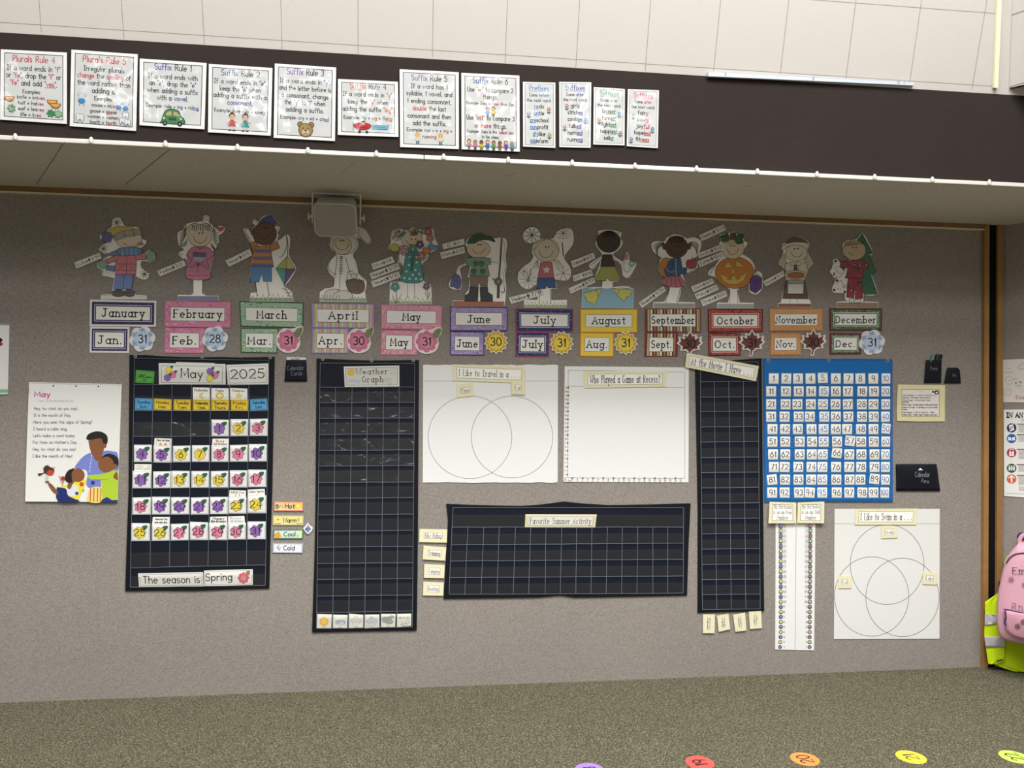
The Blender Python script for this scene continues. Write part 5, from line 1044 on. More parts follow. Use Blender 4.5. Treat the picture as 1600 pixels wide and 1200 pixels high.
for nm, c in (('sunny',[(140,82),(343,88),(335,285),(133,285)]),('partly cloudy',[(360,92),(562,97),(555,283),(355,283)]),('light rain',[(580,78),(780,95),(778,277),(578,283)]),('heavy rain',[(795,92),(1003,90),(1003,275),(792,283)]),('grey cloud',[(1022,82),(1228,82),(1222,262),(1020,268)]),('snow',[(1240,82),(1447,78),(1443,248),(1247,265)])):
    s = card(c, 100, 95, '#e9e7da', zg, off=CO, thick=.0009)
    if nm == 'sunny':
        s.fill(spiky(48, 50, 36, 24, 12), '#d9a22e').fill(circ(48, 50, 25), '#ecc04a').fill(circ(48, 50, 15), '#f0d070')
    elif nm == 'partly cloudy': s.fill(smooth([(14,50),(30,36),(60,36),(86,40),(88,64),(70,72),(40,70),(22,64)]), '#b3b9c6').fill(smooth([(44,68),(56,52),(72,56),(76,70)]), '#d6d8d8')
    elif nm == 'snow':
        R_ = random.Random(4); s.polys([circ(R_.uniform(14,86), R_.uniform(20,80), R_.uniform(1.6,3.2), n=6) for _ in range(34)], '#5d6678'); s.line(smooth([(25,80),(50,66),(78,80),(50,86)]), 2, '#7d838c', True).line([(22,34),(36,34)], 3, '#6d7588').line([(64,34),(80,32)], 3, '#6d7588')
    elif nm == 'grey cloud':
        for x, y, a, b in ((26,36,20,16),(54,34,22,16),(74,22,16,11),(34,52,22,12),(60,58,26,14)): s.part(ell(x, y, a, b), '#a6aaa8', 1.4, '#7c807e')
        s.rect(40, 62, 78, 74, '#a6aaa8')
    else:
        s.part(smooth([(10,50),(14,38),(30,34),(38,18),(56,16),(66,30),(84,34),(88,48),(76,56),(24,58)]), '#d6d6cc' if nm == 'light rain' else '#c6cbd2', 1.6, '#8b8d8c')
        s.lines([[(x, y), (x-2, y+6)] for x, y in ((26,66),(40,70),(54,68),(70,66),(34,80),(60,80),(76,58))] if nm == 'light rain' else [[(16+k*8, 58), (12+k*8, 84)] for k in range(10)], 2, '#5f6a78' if nm == 'light rain' else '#8494b8')
    s.text('sun' if nm == 'sunny' else ('snow' if nm == 'snow' else 'rain' if 'rain' in nm else 'cloud'), 50, 90, 5, INK, 1, 18, 'c')
    s.build('weather_card', 'white weather card with a %s picture at the foot of the weather graph' % nm, 'weather card', 'weather picture cards')
# temperature cards and sticker
zq = Z(420, 770, 12)
for nm, c, ec, col in (('Hot',[(95,155),(655,165),(650,345),(90,345)],'#c97a6c','#f0c58c'),('Warm',[(78,425),(655,428),(645,610),(75,605)],'#cfc48c','#ecdf94'),('Cool',[(88,690),(648,690),(640,865),(80,865)],'#54765c','#cfe6d6'),('Cold',[(78,945),(640,948),(632,1130),(72,1125)],'#b9b6c4','#e6e9f2')):
    s = card(c, 180, 56, ec, zq, off=.003); s.rect(7, 6, 173, 50, col)
    if nm == 'Hot':
        s.rect(7, 40, 173, 50, '#f0d9a0').fill(circ(21, 31, 12, 15), '#74a862').fill(circ(20, 24, 8, 5), '#3f7a44').line([(q[0], q[1]) for q in [(34,36),(38,26),(48,24),(54,32),(54,38)]], 4, '#c98a5c').fill(circ(46, 34, 6), '#f0d0b0').fill(circ(147, 26, 18), '#e0c040').fill(circ(147, 26, 14), '#f2e25a')
    elif nm == 'Warm':
        s.fill(spiky(30, 24, 8, 4, 5), '#c98a4c').line(circ(149, 22, 6), 3, '#8f7a86', True).line([(150, 30), (158, 36)], 2, '#5f8a5c'); zig(s, 10, 46, 50, 6, '#74753c', 2, 12); zig(s, 140, 172, 50, 6, '#74753c', 2, 12)
    elif nm == 'Cool':
        s.fill(ell(26, 34, 19, 17), '#e9a23c').lines([[(20,20),(16,34),(20,48)],[(32,20),(36,34),(32,48)]], 1.6, '#c97f26').line([(28, 18), (32, 12)], 4, '#5f7a3c').fill(circ(48, 40, 6), '#e9b85c').fill(circ(148, 36, 9), '#c9d08a').fill(circ(166, 14, 9), '#e6e65c')
    else: s.lines([[(36,12),(30,26),(40,40)],[(46,26),(28,34)],[(24,24),(42,38)]], 4, '#5f74a8').fill(circ(34, 32, 5), '#a9b9d8').polys([circ(x, y, 1.6, n=6) for x, y in ((140,16),(158,14),(162,30),(18,14))], '#c3c9da')
    s.text(nm, 98, 40, 26, '#24201c', 4, {'Hot':56,'Warm':78,'Cool':68,'Cold':66}[nm], 'c')
    s.build('temperature_card', 'small %s card reading %s beside the weather graph' % ({'Hot':'orange','Warm':'yellow','Cool':'green edged','Cold':'lilac white'}[nm], nm), 'weather card', 'temperature cards')
s = Sheet(zq, smooth([(735,560),(760,600),(815,640),(820,680),(790,730),(740,775),(700,745),(660,690),(650,660),(690,615)]), '#e9ecf0', off=.006, kind='lam')
s.fill(smooth([(735,590),(755,650),(790,670),(760,720),(740,750),(715,720),(675,680),(715,650)]), '#4f648c').fill(circ(740, 655, 24), '#8ba6cf').fill(circ(742, 705, 18), '#a9c0e0').lines([[(690,650),(780,650)],[(735,600),(735,745)]], 7, '#2c3a5c')
s.build('sticker', 'small white and blue snowflake sticker between the temperature cards and the weather graph', 'sticker')
# hundreds cards
HX = [[145,243,335,432,528,630,729,822,923,1022],[125,240,340,437,537,630,725,837,928,1020],[125,238,330,435,530,628,724,834,924,1020],[125,230,340,427,540,630,728,835,926,1018],[135,233,333,440,535,630,718,827,924,1022],[135,235,348,445,535,640,742,828,927,1020],[140,235,348,443,528,638,735,830,932,1018],[146,230,337,440,525,632,735,828,933,1018],[132,233,338,437,524,634,738,822,932,1018],[133,230,343,427,524,637,735,837,924,1012]]
HY = [207,307,408,505,602,700,800,898,997,1098]
HRT = {5:-2,27:-2,50:5,57:6,66:7,81:-6,89:6,94:3,1:1,2:2,4:-1,8:-1,15:2,37:-1,42:1,72:1,98:2,18:2,60:1}
for r in range(10):
    for c in range(10):
        n_ = r*10+c+1; w = 68 if c == 9 else 77
        y = HY[r]+{57:-6,66:-12,5:-5,89:-6,50:-4}.get(n_, 0)
        s = card(cell(HX[r][c], y, w, 80 if r else 82, HRT.get(n_, 0), zh), 77, 80, '#f6f4ee', zh, off=CO, thick=.0008)
        s.frame(1, 1, 76, 79, 1, '#d0ccc0')
        st = str(n_); fw = {1: 24, 2: 56, 3: 62}[len(st)]
        if st == '1': fw = 6
        elif '1' in st and len(st) == 2: fw = 44 if st != '11' else 32
        s.text(st, 38, 60, 42, '#4f6fa8' if c in (4, 9) else '#2b2725', 5.6, fw, 'c', gap=.24)
        s.build('number_card', 'white number card reading %d in the blue hundreds chart' % n_, 'number card', 'number cards in the hundreds chart')

# ============================================================ paper sheets and cream labels
zv = Z(640, 550, 5.4545)
CREAM = '#e6dfba'
def torn(zm, x0, x1, y, a, seed, n=26):
    R_ = random.Random(seed); return [(x0+(x1-x0)*i/n, y+(R_.uniform(-a, a) if 0 < i < n else 0)) for i in range(n+1)]
s = Sheet(zv, torn(zv, 115, 1265, 110, 3, 1)+[(1262,1108)]+torn(zv, 1262, 112, 1113, 4, 2)[1:], '#e6e7e4', off=.002)
s.line([(122,247),(1264,247)], 3, '#77756f').line([(515+357*math.cos(t/20), 727+352*math.sin(t/20)) for t in range(126)], 3.2, '#4a4845', True).line([(873+347*math.cos(t/20), 725+348*math.sin(t/20)) for t in range(126)], 3.2, '#4a4845', True)
s.build('diagram_sheet', 'white sheet with two overlapping circles headed I Like to Travel in a', 'paper sheet')
def label_card(c, zm, txt, label, name='label_card', w=200, th=None, fit=None, rot=None, lines=None, m=None, off=.006, cat='label', group='cream labels'):
    a, b = qsize(c, zm); h = w*b/a; m = m or h*.17
    s = card(c, w, h, CREAM, zm, off=off, thick=.001)
    R_ = random.Random(len(label)); s.polys([circ(R_.uniform(3, w-3), R_.choice((R_.uniform(2, m*.8), R_.uniform(h-m*.8, h-2))), h*.02, n=6) for _ in range(14)], '#c4b98c')
    mx = m*1.3 if not fit or rot else min(m*1.3, (w-fit)/2-w*.05)
    s.rect(mx, m, w-mx, h-m, '#f3f1ea'); s.frame(mx, m, w-mx, h-m, h*.018, '#5c584e')
    if lines:
        for i, (t, f_) in enumerate(lines): s.text(t, w/2, m+(h-2*m)*(i+.72)/len(lines), th, '#4a4640', th*.085, f_, 'c', serif=True)
    elif rot:
        s.text(txt, w/2+(-th*.45 if rot > 0 else th*.45), h/2, th, '#4a4640', th*.085, fit, 'c', rot=rot, serif=True)
    else: s.text(txt, w/2, h/2+th*.48, th, '#3a3632', th*.085, fit or (w-2*mx)*.93, 'c', serif=True)
    s.build(name, label, cat, group)
label_card([(370,105),(990,125),(980,265),(368,245)], zv, 'I Like to Travel in a . . .', 'long cream label reading I Like to Travel in a', 'title_label', 400, 34)
label_card([(398,278),(540,265),(548,375),(408,388)], zv, 'Plane', 'small cream label reading Plane on the left circle', w=100, th=24, fit=48, m=22)
label_card([(867,250),(982,245),(982,365),(868,360)], zv, 'Car', 'small cream label reading Car above the right circle', w=100, th=28, fit=38, m=26, off=.0085)
# recess sheet
s = Sheet(zm1, [(105,152),(560,155),(740,157),(1018,160),(1017,600),(1015,1005),(560,1004),(95,1002),(100,600)], '#e6e6e3', off=.002)
s.line([(132,182),(988,195),(988,977),(125,972)], 2.6, '#6a6863', True).line([(131,297),(988,309)], 2.4, '#77756f')
for k in range(23):
    y = lerp(948, 308, k/22); x = lerp(124, 132, k/22); s.fill(circ(x, y, 6.5, n=10), '#6b4a5c' if k % 2 == 0 else '#bdc07c'); s.text(str(k+1), x-20, y+4, 9, '#6a6460', 1.8, 10 if k > 8 else 5)
for k in range(22):
    x = lerp(162, 958, k/21); s.fill(circ(x, 974, 6.5, n=10), '#4a6a98' if k % 2 == 0 else '#cfcb9a'); s.text(str(k+1), x-5, 998, 9, '#8a8468', 1.8, 10 if k > 8 else 5)
s.text('Tally', 112, 995, 8, '#55504a', 1.6, 30, rot=-1.5).text('Day', 130, 994, 8, '#55504a', 1.6, 22)
s.build('graph_sheet', 'white graph sheet with dotted axes headed Who Played a Game at Recess', 'paper sheet')
label_card([(245,187),(853,187),(850,303),(250,312)], zm1, 'Who Played a Game at Recess?', 'long cream label reading Who Played a Game at Recess', 'title_label', 400, 36)
label_card([(1003,52),(1533,150),(1512,262),(990,158)], zm1, 'At the Movie I Have . . .', 'tilted cream label reading At the Movie I Have', 'title_label', 400, 40, off=.014)
label_card([(622,122),(1027,123),(1018,198),(618,197)], zf, 'Favorite Summer Activity', 'long cream label reading Favorite Summer Activity on the wide chart', 'title_label', 400, 32, off=.0075)
for t, c in (('Bike Riding',[(20,205),(178,208),(175,283),(18,280)]),('Swimming',[(43,300),(172,310),(166,386),(38,378)]),('Camping',[(47,405),(163,410),(160,485),(45,483)]),('Boating',[(42,505),(158,510),(155,585),(40,583)])):
    label_card(c, zf, t, 'small cream label reading %s left of the wide chart' % t, w=100, th=15 if t == 'Bike Riding' else 19, fit=58 if t == 'Bike Riding' else 50, m=14 if t == 'Bike Riding' else 17)
for t, c, f_ in (('Popcorn',[(132,877),(217,877),(215,1013),(130,1012)],78),('Candy',[(232,887),(315,872),(327,985),(245,1003)],62),('Nachos',[(348,880),(435,865),(445,993),(365,1003)],70),('Other',[(462,858),(550,853),(557,977),(470,983)],62)):
    label_card(c, zm3, t, 'small cream label with sideways word %s under the movie chart' % t, w=100, th=28, fit=f_, rot=math.pi/2, m=30)
# birthday strip
s = Sheet(zm3, [(655,215),(942,215),(938,700),(933,1137),(790,1134),(652,1130),(654,600)], '#e6e7e4', off=.002)
s.line([(804,216),(795,1132)], 2.6, '#6f6d68')
for k in range(25):
    y = lerp(1113, 238, k/24); xl, xr = lerp(687, 693, min(1, k/3)), lerp(900, 907, k/24)
    s.fill(circ(xl, y, 14), '#2d3358' if k % 2 == 0 else '#54502a').fill(circ(xl, y, 9), '#7f88b8' if k % 2 == 0 else '#e3da86').text(str(k+1), 712, y+6, 13, '#6f6a66', 2.2, 8 if k < 9 else 19)
    s.fill(circ(xr, y, 14), '#5c2c42' if k % 2 == 0 else '#3a4628').fill(circ(xr, y, 8.5), '#a8808f' if k % 2 == 0 else '#c3d09a').text(str(k+1), xr-18, y+6, 13, '#6f6a66', 2.2, 8 if k < 9 else 19, 'r')
s.build('graph_sheet', 'tall narrow white strip with numbered dots under the birthday labels', 'paper sheet')
label_card([(612,65),(803,70),(805,220),(603,220)], zm3, '', 'cream label reading My Birthday is on an Even Number', 'title_label', 100, 13, lines=[('My Birthday', 66), ('is on an Even', 66), ('Number', 40)], m=9, off=.016)
label_card([(815,70),(1007,63),(1005,220),(810,218)], zm3, '', 'cream label reading My Birthday is on an Odd Number', 'title_label', 100, 13, lines=[('My Birthday', 66), ('is on an Odd', 66), ('Number', 40)], m=9, off=.016)
# three circle sheet
zs = Z(1280, 770, 5)
s = Sheet(zs, [(120,125),(530,125),(942,125),(941,600),(940,1140),(530,1142),(115,1143),(118,600)], '#e0e0dc', off=.002)
s.line([(120,242),(941,242)], 2.6, '#77756f')
for cx_, cy2, a, b in ((531,560,288,312),(410,810,290,310),(650,817,286,306)): s.line([(cx_+a*math.cos(t/20), cy2+b*math.sin(t/20)) for t in range(126)], 3.4, '#45433f', True)
s.build('diagram_sheet', 'white sheet with three overlapping circles headed I Like to Swim in a', 'paper sheet')
label_card([(283,125),(767,123),(760,250),(277,250)], zs, 'I Like to Swim in a . . .', 'long cream label reading I Like to Swim in a', 'title_label', 400, 42)
label_card([(485,262),(600,258),(612,352),(485,357)], zs, 'Ocean', 'small cream label reading Ocean on the top circle', w=100, th=22, fit=48, m=20)
label_card([(150,653),(245,648),(252,745),(150,747)], zs, 'Pool', 'small cream label reading Pool on the lower left circle', w=100, th=26, fit=40, m=26)
label_card([(808,620),(920,622),(917,718),(808,715)], zs, 'Lake', 'small cream label reading Lake on the lower right circle', w=100, th=24, fit=44, m=24)
# ============================================================ poem pad with the mother and children
zp = Z(35, 590, 6)
s = Sheet(zp, [(62,42),(500,52),(930,62),(910,620),(890,1168),(25,1162),(42,600)], '#eeede8', off=.002, thick=.007)
s.polys([circ(lerp(80,915,k/46), lerp(53,70,k/46), 4.5, n=6) for k in range(47)], '#57534e').polys([circ(x, y, 8, n=10) for x, y in ((290,77),(503,80),(712,83))], '#3f3d3a')
s.line([(65,100),(61,150)], 5, '#b9cf8c')
s.text('May', 116, 180, 48, '#c0389c', 9.5, 142).text('Tune: Ta Ra Ra Boom De Ay', 146, 228, 20, '#aeaaa6', 2.6, 328)
for t, x, y, f_ in (('Hey, ho what do you say!',110,303,402),('It is the month of May.',107,366,348),('Have you seen the signs of Spring?',106,430,548),('I heard a robin sing.',104,494,315),("Let's make a card today.",102,557,392),("For Mom on Mother's Day",100,620,408),('Hey, ho what do you say!',98,684,400),('I like the month of May!',96,748,370)):
    s.text(t, x, y, 27, '#55514e', 3.6, f_)
SKN = '#8a5a38'
s.fill(smooth([(490,850),(540,770),(600,720),(655,708),(690,760),(760,690),(850,692),(895,720),(890,900),(740,920),(735,1035),(635,1035),(600,1000),(610,900),(580,860)],3), '#7b87cf')
s.fill(smooth([(620,600),(640,570),(745,560),(765,620),(760,690),(725,770),(690,780),(655,720),(640,690)],3), SKN).fill(smooth([(600,565),(620,530),(680,505),(740,508),(790,540),(800,590),(785,630),(755,610),(735,570),(620,585)],3), '#2a2624').fill(circ(772,640,16,20), SKN)
s.lines([[(650,720),(640,790),(630,890)]], 5, '#a9b3e6').polys([circ(650-k*5, 735+k*35, 5, n=8) for k in range(5)], '#e8e8f2')
s.fill(smooth([(640,1035),(735,1030),(750,1163),(610,1163),(620,1080)],3), '#ecd77a')
for x in (640, 672, 706, 736): s.line([(x,1040),(x-4,1160)], 9, '#c4573a')
s.fill(smooth([(610,915),(740,905),(890,870),(896,1000),(886,1140),(770,1160),(745,1080),(735,965),(640,955)],3), '#b3cf3c').fill(smooth([(735,1165),(790,1120),(840,1150),(886,1145),(885,1166)],2), '#26397c')
s.fill(circ(788,812,78,78), SKN).fill(smooth([(735,755),(790,715),(850,720),(898,760),(898,825),(860,830),(850,780),(800,740)],3), '#2a2624').fill(circ(868,832,20,24), SKN).fill(smooth([(850,930),(885,880),(896,960),(870,950)],2), SKN)
s.line([(690,957),(800,957)], 3, '#7f9a28')
s.fill(smooth([(330,1035),(430,1000),(520,960),(600,965),(560,1060),(520,1145),(440,1110)],3), '#ecdf3c').fill(smooth([(410,1030),(440,1000),(510,1010),(525,1090),(450,1115),(420,1080)],3), '#e2e2e6')
s.fill(circ(555,1000,21), '#c9502e').fill(circ(510,1085,16), '#2a3a86').fill(circ(660,985,18), '#2a3a86').fill(circ(570,1055,12), '#b9b838')
s.fill(smooth([(320,1040),(345,1030),(410,1045),(430,1110),(525,1150),(520,1163),(335,1163)],3), '#26326c')
s.fill(smooth([(420,1030),(440,970),(500,960),(470,1000),(450,1045)],2), SKN).fill(circ(520,915,64,64), SKN).fill(smooth([(400,920),(430,870),(490,850),(460,900),(468,980),(430,985),(400,960)],3), '#2a2624')
s.lines([[(395,945),(340+k*7,925+k*18)] for k in range(6)], 6, '#c98b86').fill(circ(382,945,20), '#a83a40')
s.fill(smooth([(240,985),(275,1000),(325,1060),(335,1095),(290,1075),(250,1020)],3), SKN).fill(circ(232,978,20,10), SKN)
s.fill(smooth([(145,900),(200,890),(195,850),(230,820),(262,840),(292,850),(298,885),(270,915),(235,910),(205,895),(160,922)],3), '#4a3532').fill(circ(262,892,32,26), '#c04a3c').lines([[(222,915),(218,965)],[(240,915),(236,965)]], 3.5, '#8a6a4c').line([(290,850),(308,838)], 5, '#d9b04c')
s.build('poem_pad', 'white spiral topped May poem pad with a picture of a mother and two children', 'chart pad')
# poster cut by the left edge of the photo
s = Sheet(I_, [(-75,503),(14.7,506),(12.1,616),(-78,619)], '#e9e7e4', off=.002, thick=.003)
s.fill([(-75,503.3),(14.6,506.2),(14.5,508.5),(-75,505.5)], '#8d9bb5').fill(circ(-4,531.5,8,4.2), '#1c1a1c').fill(circ(-4,537.5,8.5,3.6), '#9c2f52').fill([(-77,607),(12.4,608),(12.2,614.5),(-78,616)], '#9cc7a4').line([(-60,612),(12,611)], 1.2, '#6aa47c')
s.build('poster', 'white drawing sheet with green grass strip left of the poem pad', 'poster')
# ============================================================ pouches, markers and the key card
def cloth(name, rows, pl, off, thick, bulge, col, zm=I_, nx=10, sub=3, parent=None, wav=0, kind='nylon', seed=1):
    R_ = random.Random(seed); ph = [R_.uniform(0, 6) for _ in range(4)]
    rr = []
    for i in range(len(rows)-1):
        for k in range(sub): t = k/sub; rr.append(tuple(lerp(rows[i][a], rows[i+1][a], t) for a in range(3)))
    rr.append(rows[-1]); n = len(rr); vs, fs = [], []
    for side in (0, 1):
        for j, (y, xl, xr) in enumerate(rr):
            for i in range(nx+1):
                u, v = i/nx, j/(n-1); p = zm((lerp(xl, xr, u), y)); o = off
                if side == 0: o += thick+bulge*math.sin(math.pi*u)*math.sin(math.pi*min(1, v*.9+.1))+wav*(math.sin(9*u+ph[0]+3*v)+.6*math.sin(17*u+ph[1]-5*v))*math.sin(math.pi*u)
                vs.append(pl.at(*p, o))
    m_ = (nx+1); N_ = m_*n
    for j in range(n-1):
        for i in range(nx):
            a = j*m_+i; fs.append((a, a+m_, a+m_+1, a+1)); fs.append((N_+a, N_+a+1, N_+a+m_+1, N_+a+m_))
    bd = [(j*m_, (j+1)*m_) for j in range(n-1)]+[((n-1)*m_+i, (n-1)*m_+i+1) for i in range(nx)]+[((j+1)*m_+nx, j*m_+nx) for j in range(n-1)][::-1]+[(i+1, i) for i in range(nx)][::-1]
    for a, b in bd: fs.append((b, a, N_+a, N_+b))
    return obj(name, vs, fs, [mat(col, kind)], parent=parent, smooth=True)
NV = '#080d18'
def pouch(rows, zm, label, writing=(), bulge=.006, seed=1, fold=()):
    e = empty('pouch', WALL.at(*zm((rows[-1][1], rows[-1][0])), .002), label, 'pouch', 'navy pouches pinned to the wall')
    cloth('pocket_front', rows, WALL, .003, .004, bulge, NV, zm, parent=e, seed=seed, nx=12)
    w = Sheet(zm, None, '#8f99a8', off=.0085+bulge, thick=0)
    for t, x, y, h, f_, r_ in writing: w.text(t, x, y, h, '#7f8894', h*.085, f_, rot=r_)
    if writing: w.build('lettering', parent=e, label='pale handwriting')
    return e
z6 = Z(1380, 540, 4.8)
pouch([(65,1372,1537),(110,1368,1540),(180,1362,1543),(245,1357,1546)], zc1, 'navy pouch lettered Calendar Cards right of the calendar', [('Calendar', 1382, 152, 36, 136, -.03), ('Cards', 1414, 196, 34, 90, -.03)])
s = card([(1377,42),(1537,47),(1534,90),(1372,84)], 100, 26, '#e9e7de', zc1, off=.0012, thick=.0008); s.text('NOTES', 22, 14, 9, INK, 2, 46); s.lines([[(44,18),(56,19)]], 1.4); s.build('paper_card', 'white card sticking out of the Calendar Cards pouch', 'card')
pouch([(108,322,440),(140,318,438),(200,313,437),(280,307,435)], z6, 'navy pouch with markers standing in it, above the cream key card', [('Pens', 355, 185, 26, 52, -.05)])
pouch([(166,482,560),(185,476,575),(230,466,579),(283,457,583)], z6, 'small navy pouch with a folded corner right of the marker pouch', [('Pins', 522, 232, 20, 26, 0)], seed=3)
pouch([(888,96,400),(930,96,407),(1000,97,416),(1090,98,428)], z6, 'wide navy pouch with pale handwriting below the cream key card', [('Calendar', 240, 985, 38, 108, 0), ('Pens', 285, 1027, 30, 58, .1)], bulge=.012, seed=5)
s = Sheet(z6, [(262,935),(278,918),(300,935)], '#e9e9e4', off=.0205, thick=.0008); s.build('paper_slip', 'white paper tip poking out of the wide navy pouch', 'paper')
def rod(p0, p1, r, pl, off, zm):
    a, b = pl.at(*zm(p0), off), pl.at(*zm(p1), off); ax_ = (b-a); L_ = ax_.length; ax_.normalize(); sx_ = ax_.cross(pl.n).normalized(); n_ = pl.n
    prof = [(0, r*.9), (.05, r), (.62, r), (.63, r*1.12), (.95, r*1.12), (1, r*.8)]; vs, fs = [], []
    for t, q in prof:
        for k in range(10): vs.append(a+ax_*L_*t+sx_*q*math.cos(.6283*k)+n_*q*math.sin(.6283*k))
    for i in range(len(prof)-1):
        for k in range(10): fs.append((i*10+k, i*10+(k+1) % 10, (i+1)*10+(k+1) % 10, (i+1)*10+k))
    fs += [tuple(range(10))[::-1], tuple(range(50, 60))]
    return vs, fs
for p0, p1, r, col, lab in (((352,128),(368,64),.0052,'#3f9c76','green marker in the marker pouch'),((384,128),(402,63),.005,'#15171b','black marker next to the green one in the marker pouch'),((404,128),(425,66),.005,'#181a20','middle black marker in the marker pouch'),((428,128),(440,68),.0042,'#121318','rightmost thin black marker in the marker pouch')):
    vs, fs = rod(p0, p1, r, WALL, .0055, z6); tag(obj('marker', vs, fs, [mat(col, 'plastic')], smooth=True), lab, 'marker', 'markers in the navy pouch')
zk = Z(1395, 595, 17.14)
s = Sheet(zk, [(140,95),(800,110),(1405,115),(1395,600),(1395,1088),(700,1090),(120,1078),(105,800),(125,300)], '#dcd2a2', off=.003, thick=.0015)
s.polys([circ(x, y, 12, n=8) for x in (170, 1325) for y in range(360, 900, 245)]+[circ(x, y, 10, n=8) for x in range(240, 1250, 225) for y in (140, 1010)], '#c3b98a')
s.rect(235, 225, 1250, 960, '#e3ddd6').frame(235, 225, 1250, 960, 12, '#7d7768')
s.text('Key', 700, 300, 46, '#c9c2bc', 8, 100)
for t, y, f_ in (('Venn Diagram - I Like to Travel in a ...',405,900),('Tally Chart - Who Played a Game at Recess?',470,755),('Picture Graph - At the Movie I Have',540,745),('pocket chart',590,170),('Picture Graph - Favorite Summer Activity pocket chart',662,940),('Number Line Graph - My Birthday is on an Even/Odd',732,930),('Number',788,130),('Venn Diagram - I Like to Swim in a ... three',865,850),('Weather Graph - Weather Graph in Calendar pocket chart',930,930)):
    s.text(t, 258, y, 44, '#5c5650', 6.5, f_)
s.fill(circ(1075,295,26), '#17141a').line([(1075,295),(1130,300)], 22, '#17141a').fill(spiky(1175,312,66,52,8), '#17141a').fill(circ(1172,316,28), '#e9e5df')
s.build('key_card', 'cream bordered card listing the graphs, with a black chain drawn in its corner', 'card')

# ============================================================ right hand wall: sheets, hook, backpack, vest
zr = Z(1560, 550, 5)
s = Sheet(zr, [(35,60),(470,45),(470,398),(38,393)], '#dcd6cd', plane=RIGHT, off=.002)
s.line(circ(85,222,30,32), 2, '#8f8a86', True).line([(80,224),(98,219)], 2.5, '#55504c').frame(42,286,97,340,2,'#a87a74').lines([[(50,325),(85,298)],[(52,300),(70,296)]], 2, '#b09088')
s.text('we are', 56, 132, 12, '#a8a29c', 1.6, 42).text('learning', 46, 165, 14, '#c09a90', 1.6, 70).text('turn', 118, 215, 10, '#6a6560', 1.6, 36).text('Time', 134, 366, 22, '#9c4a44', 3, 68).frame(126,340,230,372,1.6,'#b57f78')
s.fill(circ(137,243,6), '#4a4648').fill(circ(172,236,6), '#4a4648').line(smooth([(200,88),(175,95),(160,115),(162,135),(200,130)],3,False), 2, '#5c6874').text('see', 135, 265, 10, '#8a96a2', 1.6, 40).line(ell(175,280,20,14), 1.6, '#a3b0bc', True).text('fr', 176, 320, 12, '#8a8680', 1.6, 20)
s.build('drawing_sheet', 'white sheet with faint pencil drawings above the emergency poster', 'poster')
s = Sheet(zr, [(40,450),(520,446),(520,1160),(46,1125)], '#e6e5e0', plane=RIGHT, off=.002, thick=.002)
s.text('IN AN', 65, 512, 37, '#161416', 9.5, 124).text('EMERGENCY', 222, 512, 37, '#161416', 9.5, 270).text('TAKE ACTION', 172, 545, 24, '#2a2826', 2.6, 190)
for y, col in ((593,'#2f2859'),(676,'#2c62ae'),(787,'#a82e46'),(908,'#27563c'),(992,'#d1603c')): s.fill(circ(103,y,38,36), col)
W_ = '#eceae4'
s.fill([(82,572),(118,562),(124,610),(88,622)], W_).line([(78,622),(128,562)], 6, '#2f2859').line([(90,575),(94,612)], 2, '#2f2859')
s.fill([(76,662),(100,668),(100,692),(76,690)], W_).fill([(106,668),(130,662),(130,690),(106,692)], W_).line([(103,690),(103,664)], 4, '#2c62ae')
s.rect(84,780,122,812,W_).line(smooth([(91,782),(91,764),(103,756),(115,764),(115,782)],3,False), 6, W_).fill(circ(103,794,5), '#a82e46')
for x in (86,104,122): s.fill(circ(x,892,6), W_).rect(x-6,899,x+6,926,W_)
s.lines([[(80,908),(128,908)]], 5, W_)
s.line([(103,1016),(103,975)], 13, W_).line([(80,984),(103,966),(126,984)], 8, W_)
for y0, n_ in ((560,6),(642,5),(757,7),(876,5),(960,7)):
    s.lines([[(146,y0+3),(330,y0+2)]], 6, '#55524e'); s.lines([[(158,y0+14+k*10),(320,y0+12+k*10)] for k in range(n_)], 3, '#a9a6a0')
s.lines([[(160,1050+k*10),(330,1052+k*10)] for k in range(4)], 2.6, '#a9a6a0').line([(64,1102),(500,1122)], 2, '#8f8c88')
s.build('emergency_poster', 'white safety poster headed IN AN with a column of coloured round signs', 'poster')
# hook
zb = Z(1530, 820, 5)
hk = RIGHT.at(*zb((330,90)), .012); vs, fs = [], []
for d, r in ((-.012,.02),(-.006,.02),(-.004,.007),(.02,.007),(.024,.013),(.032,.015),(.04,.011),(.043,.004)):
    for k in range(12): vs.append(hk+RIGHT.n*d+TDIR*r*math.cos(.5236*k)+Vector((0,0,r*math.sin(.5236*k))))
for i in range(7):
    for k in range(12): fs.append((i*12+k, (i+1)*12+k, (i+1)*12+(k+1) % 12, i*12+(k+1) % 12))
fs += [tuple(range(84,96)), tuple(range(12))[::-1]]
tag(obj('coat_hook', vs, fs, [mat('#2d2a62','plastic')], smooth=True), 'round dark blue coat hook above the pink backpack', 'hook')
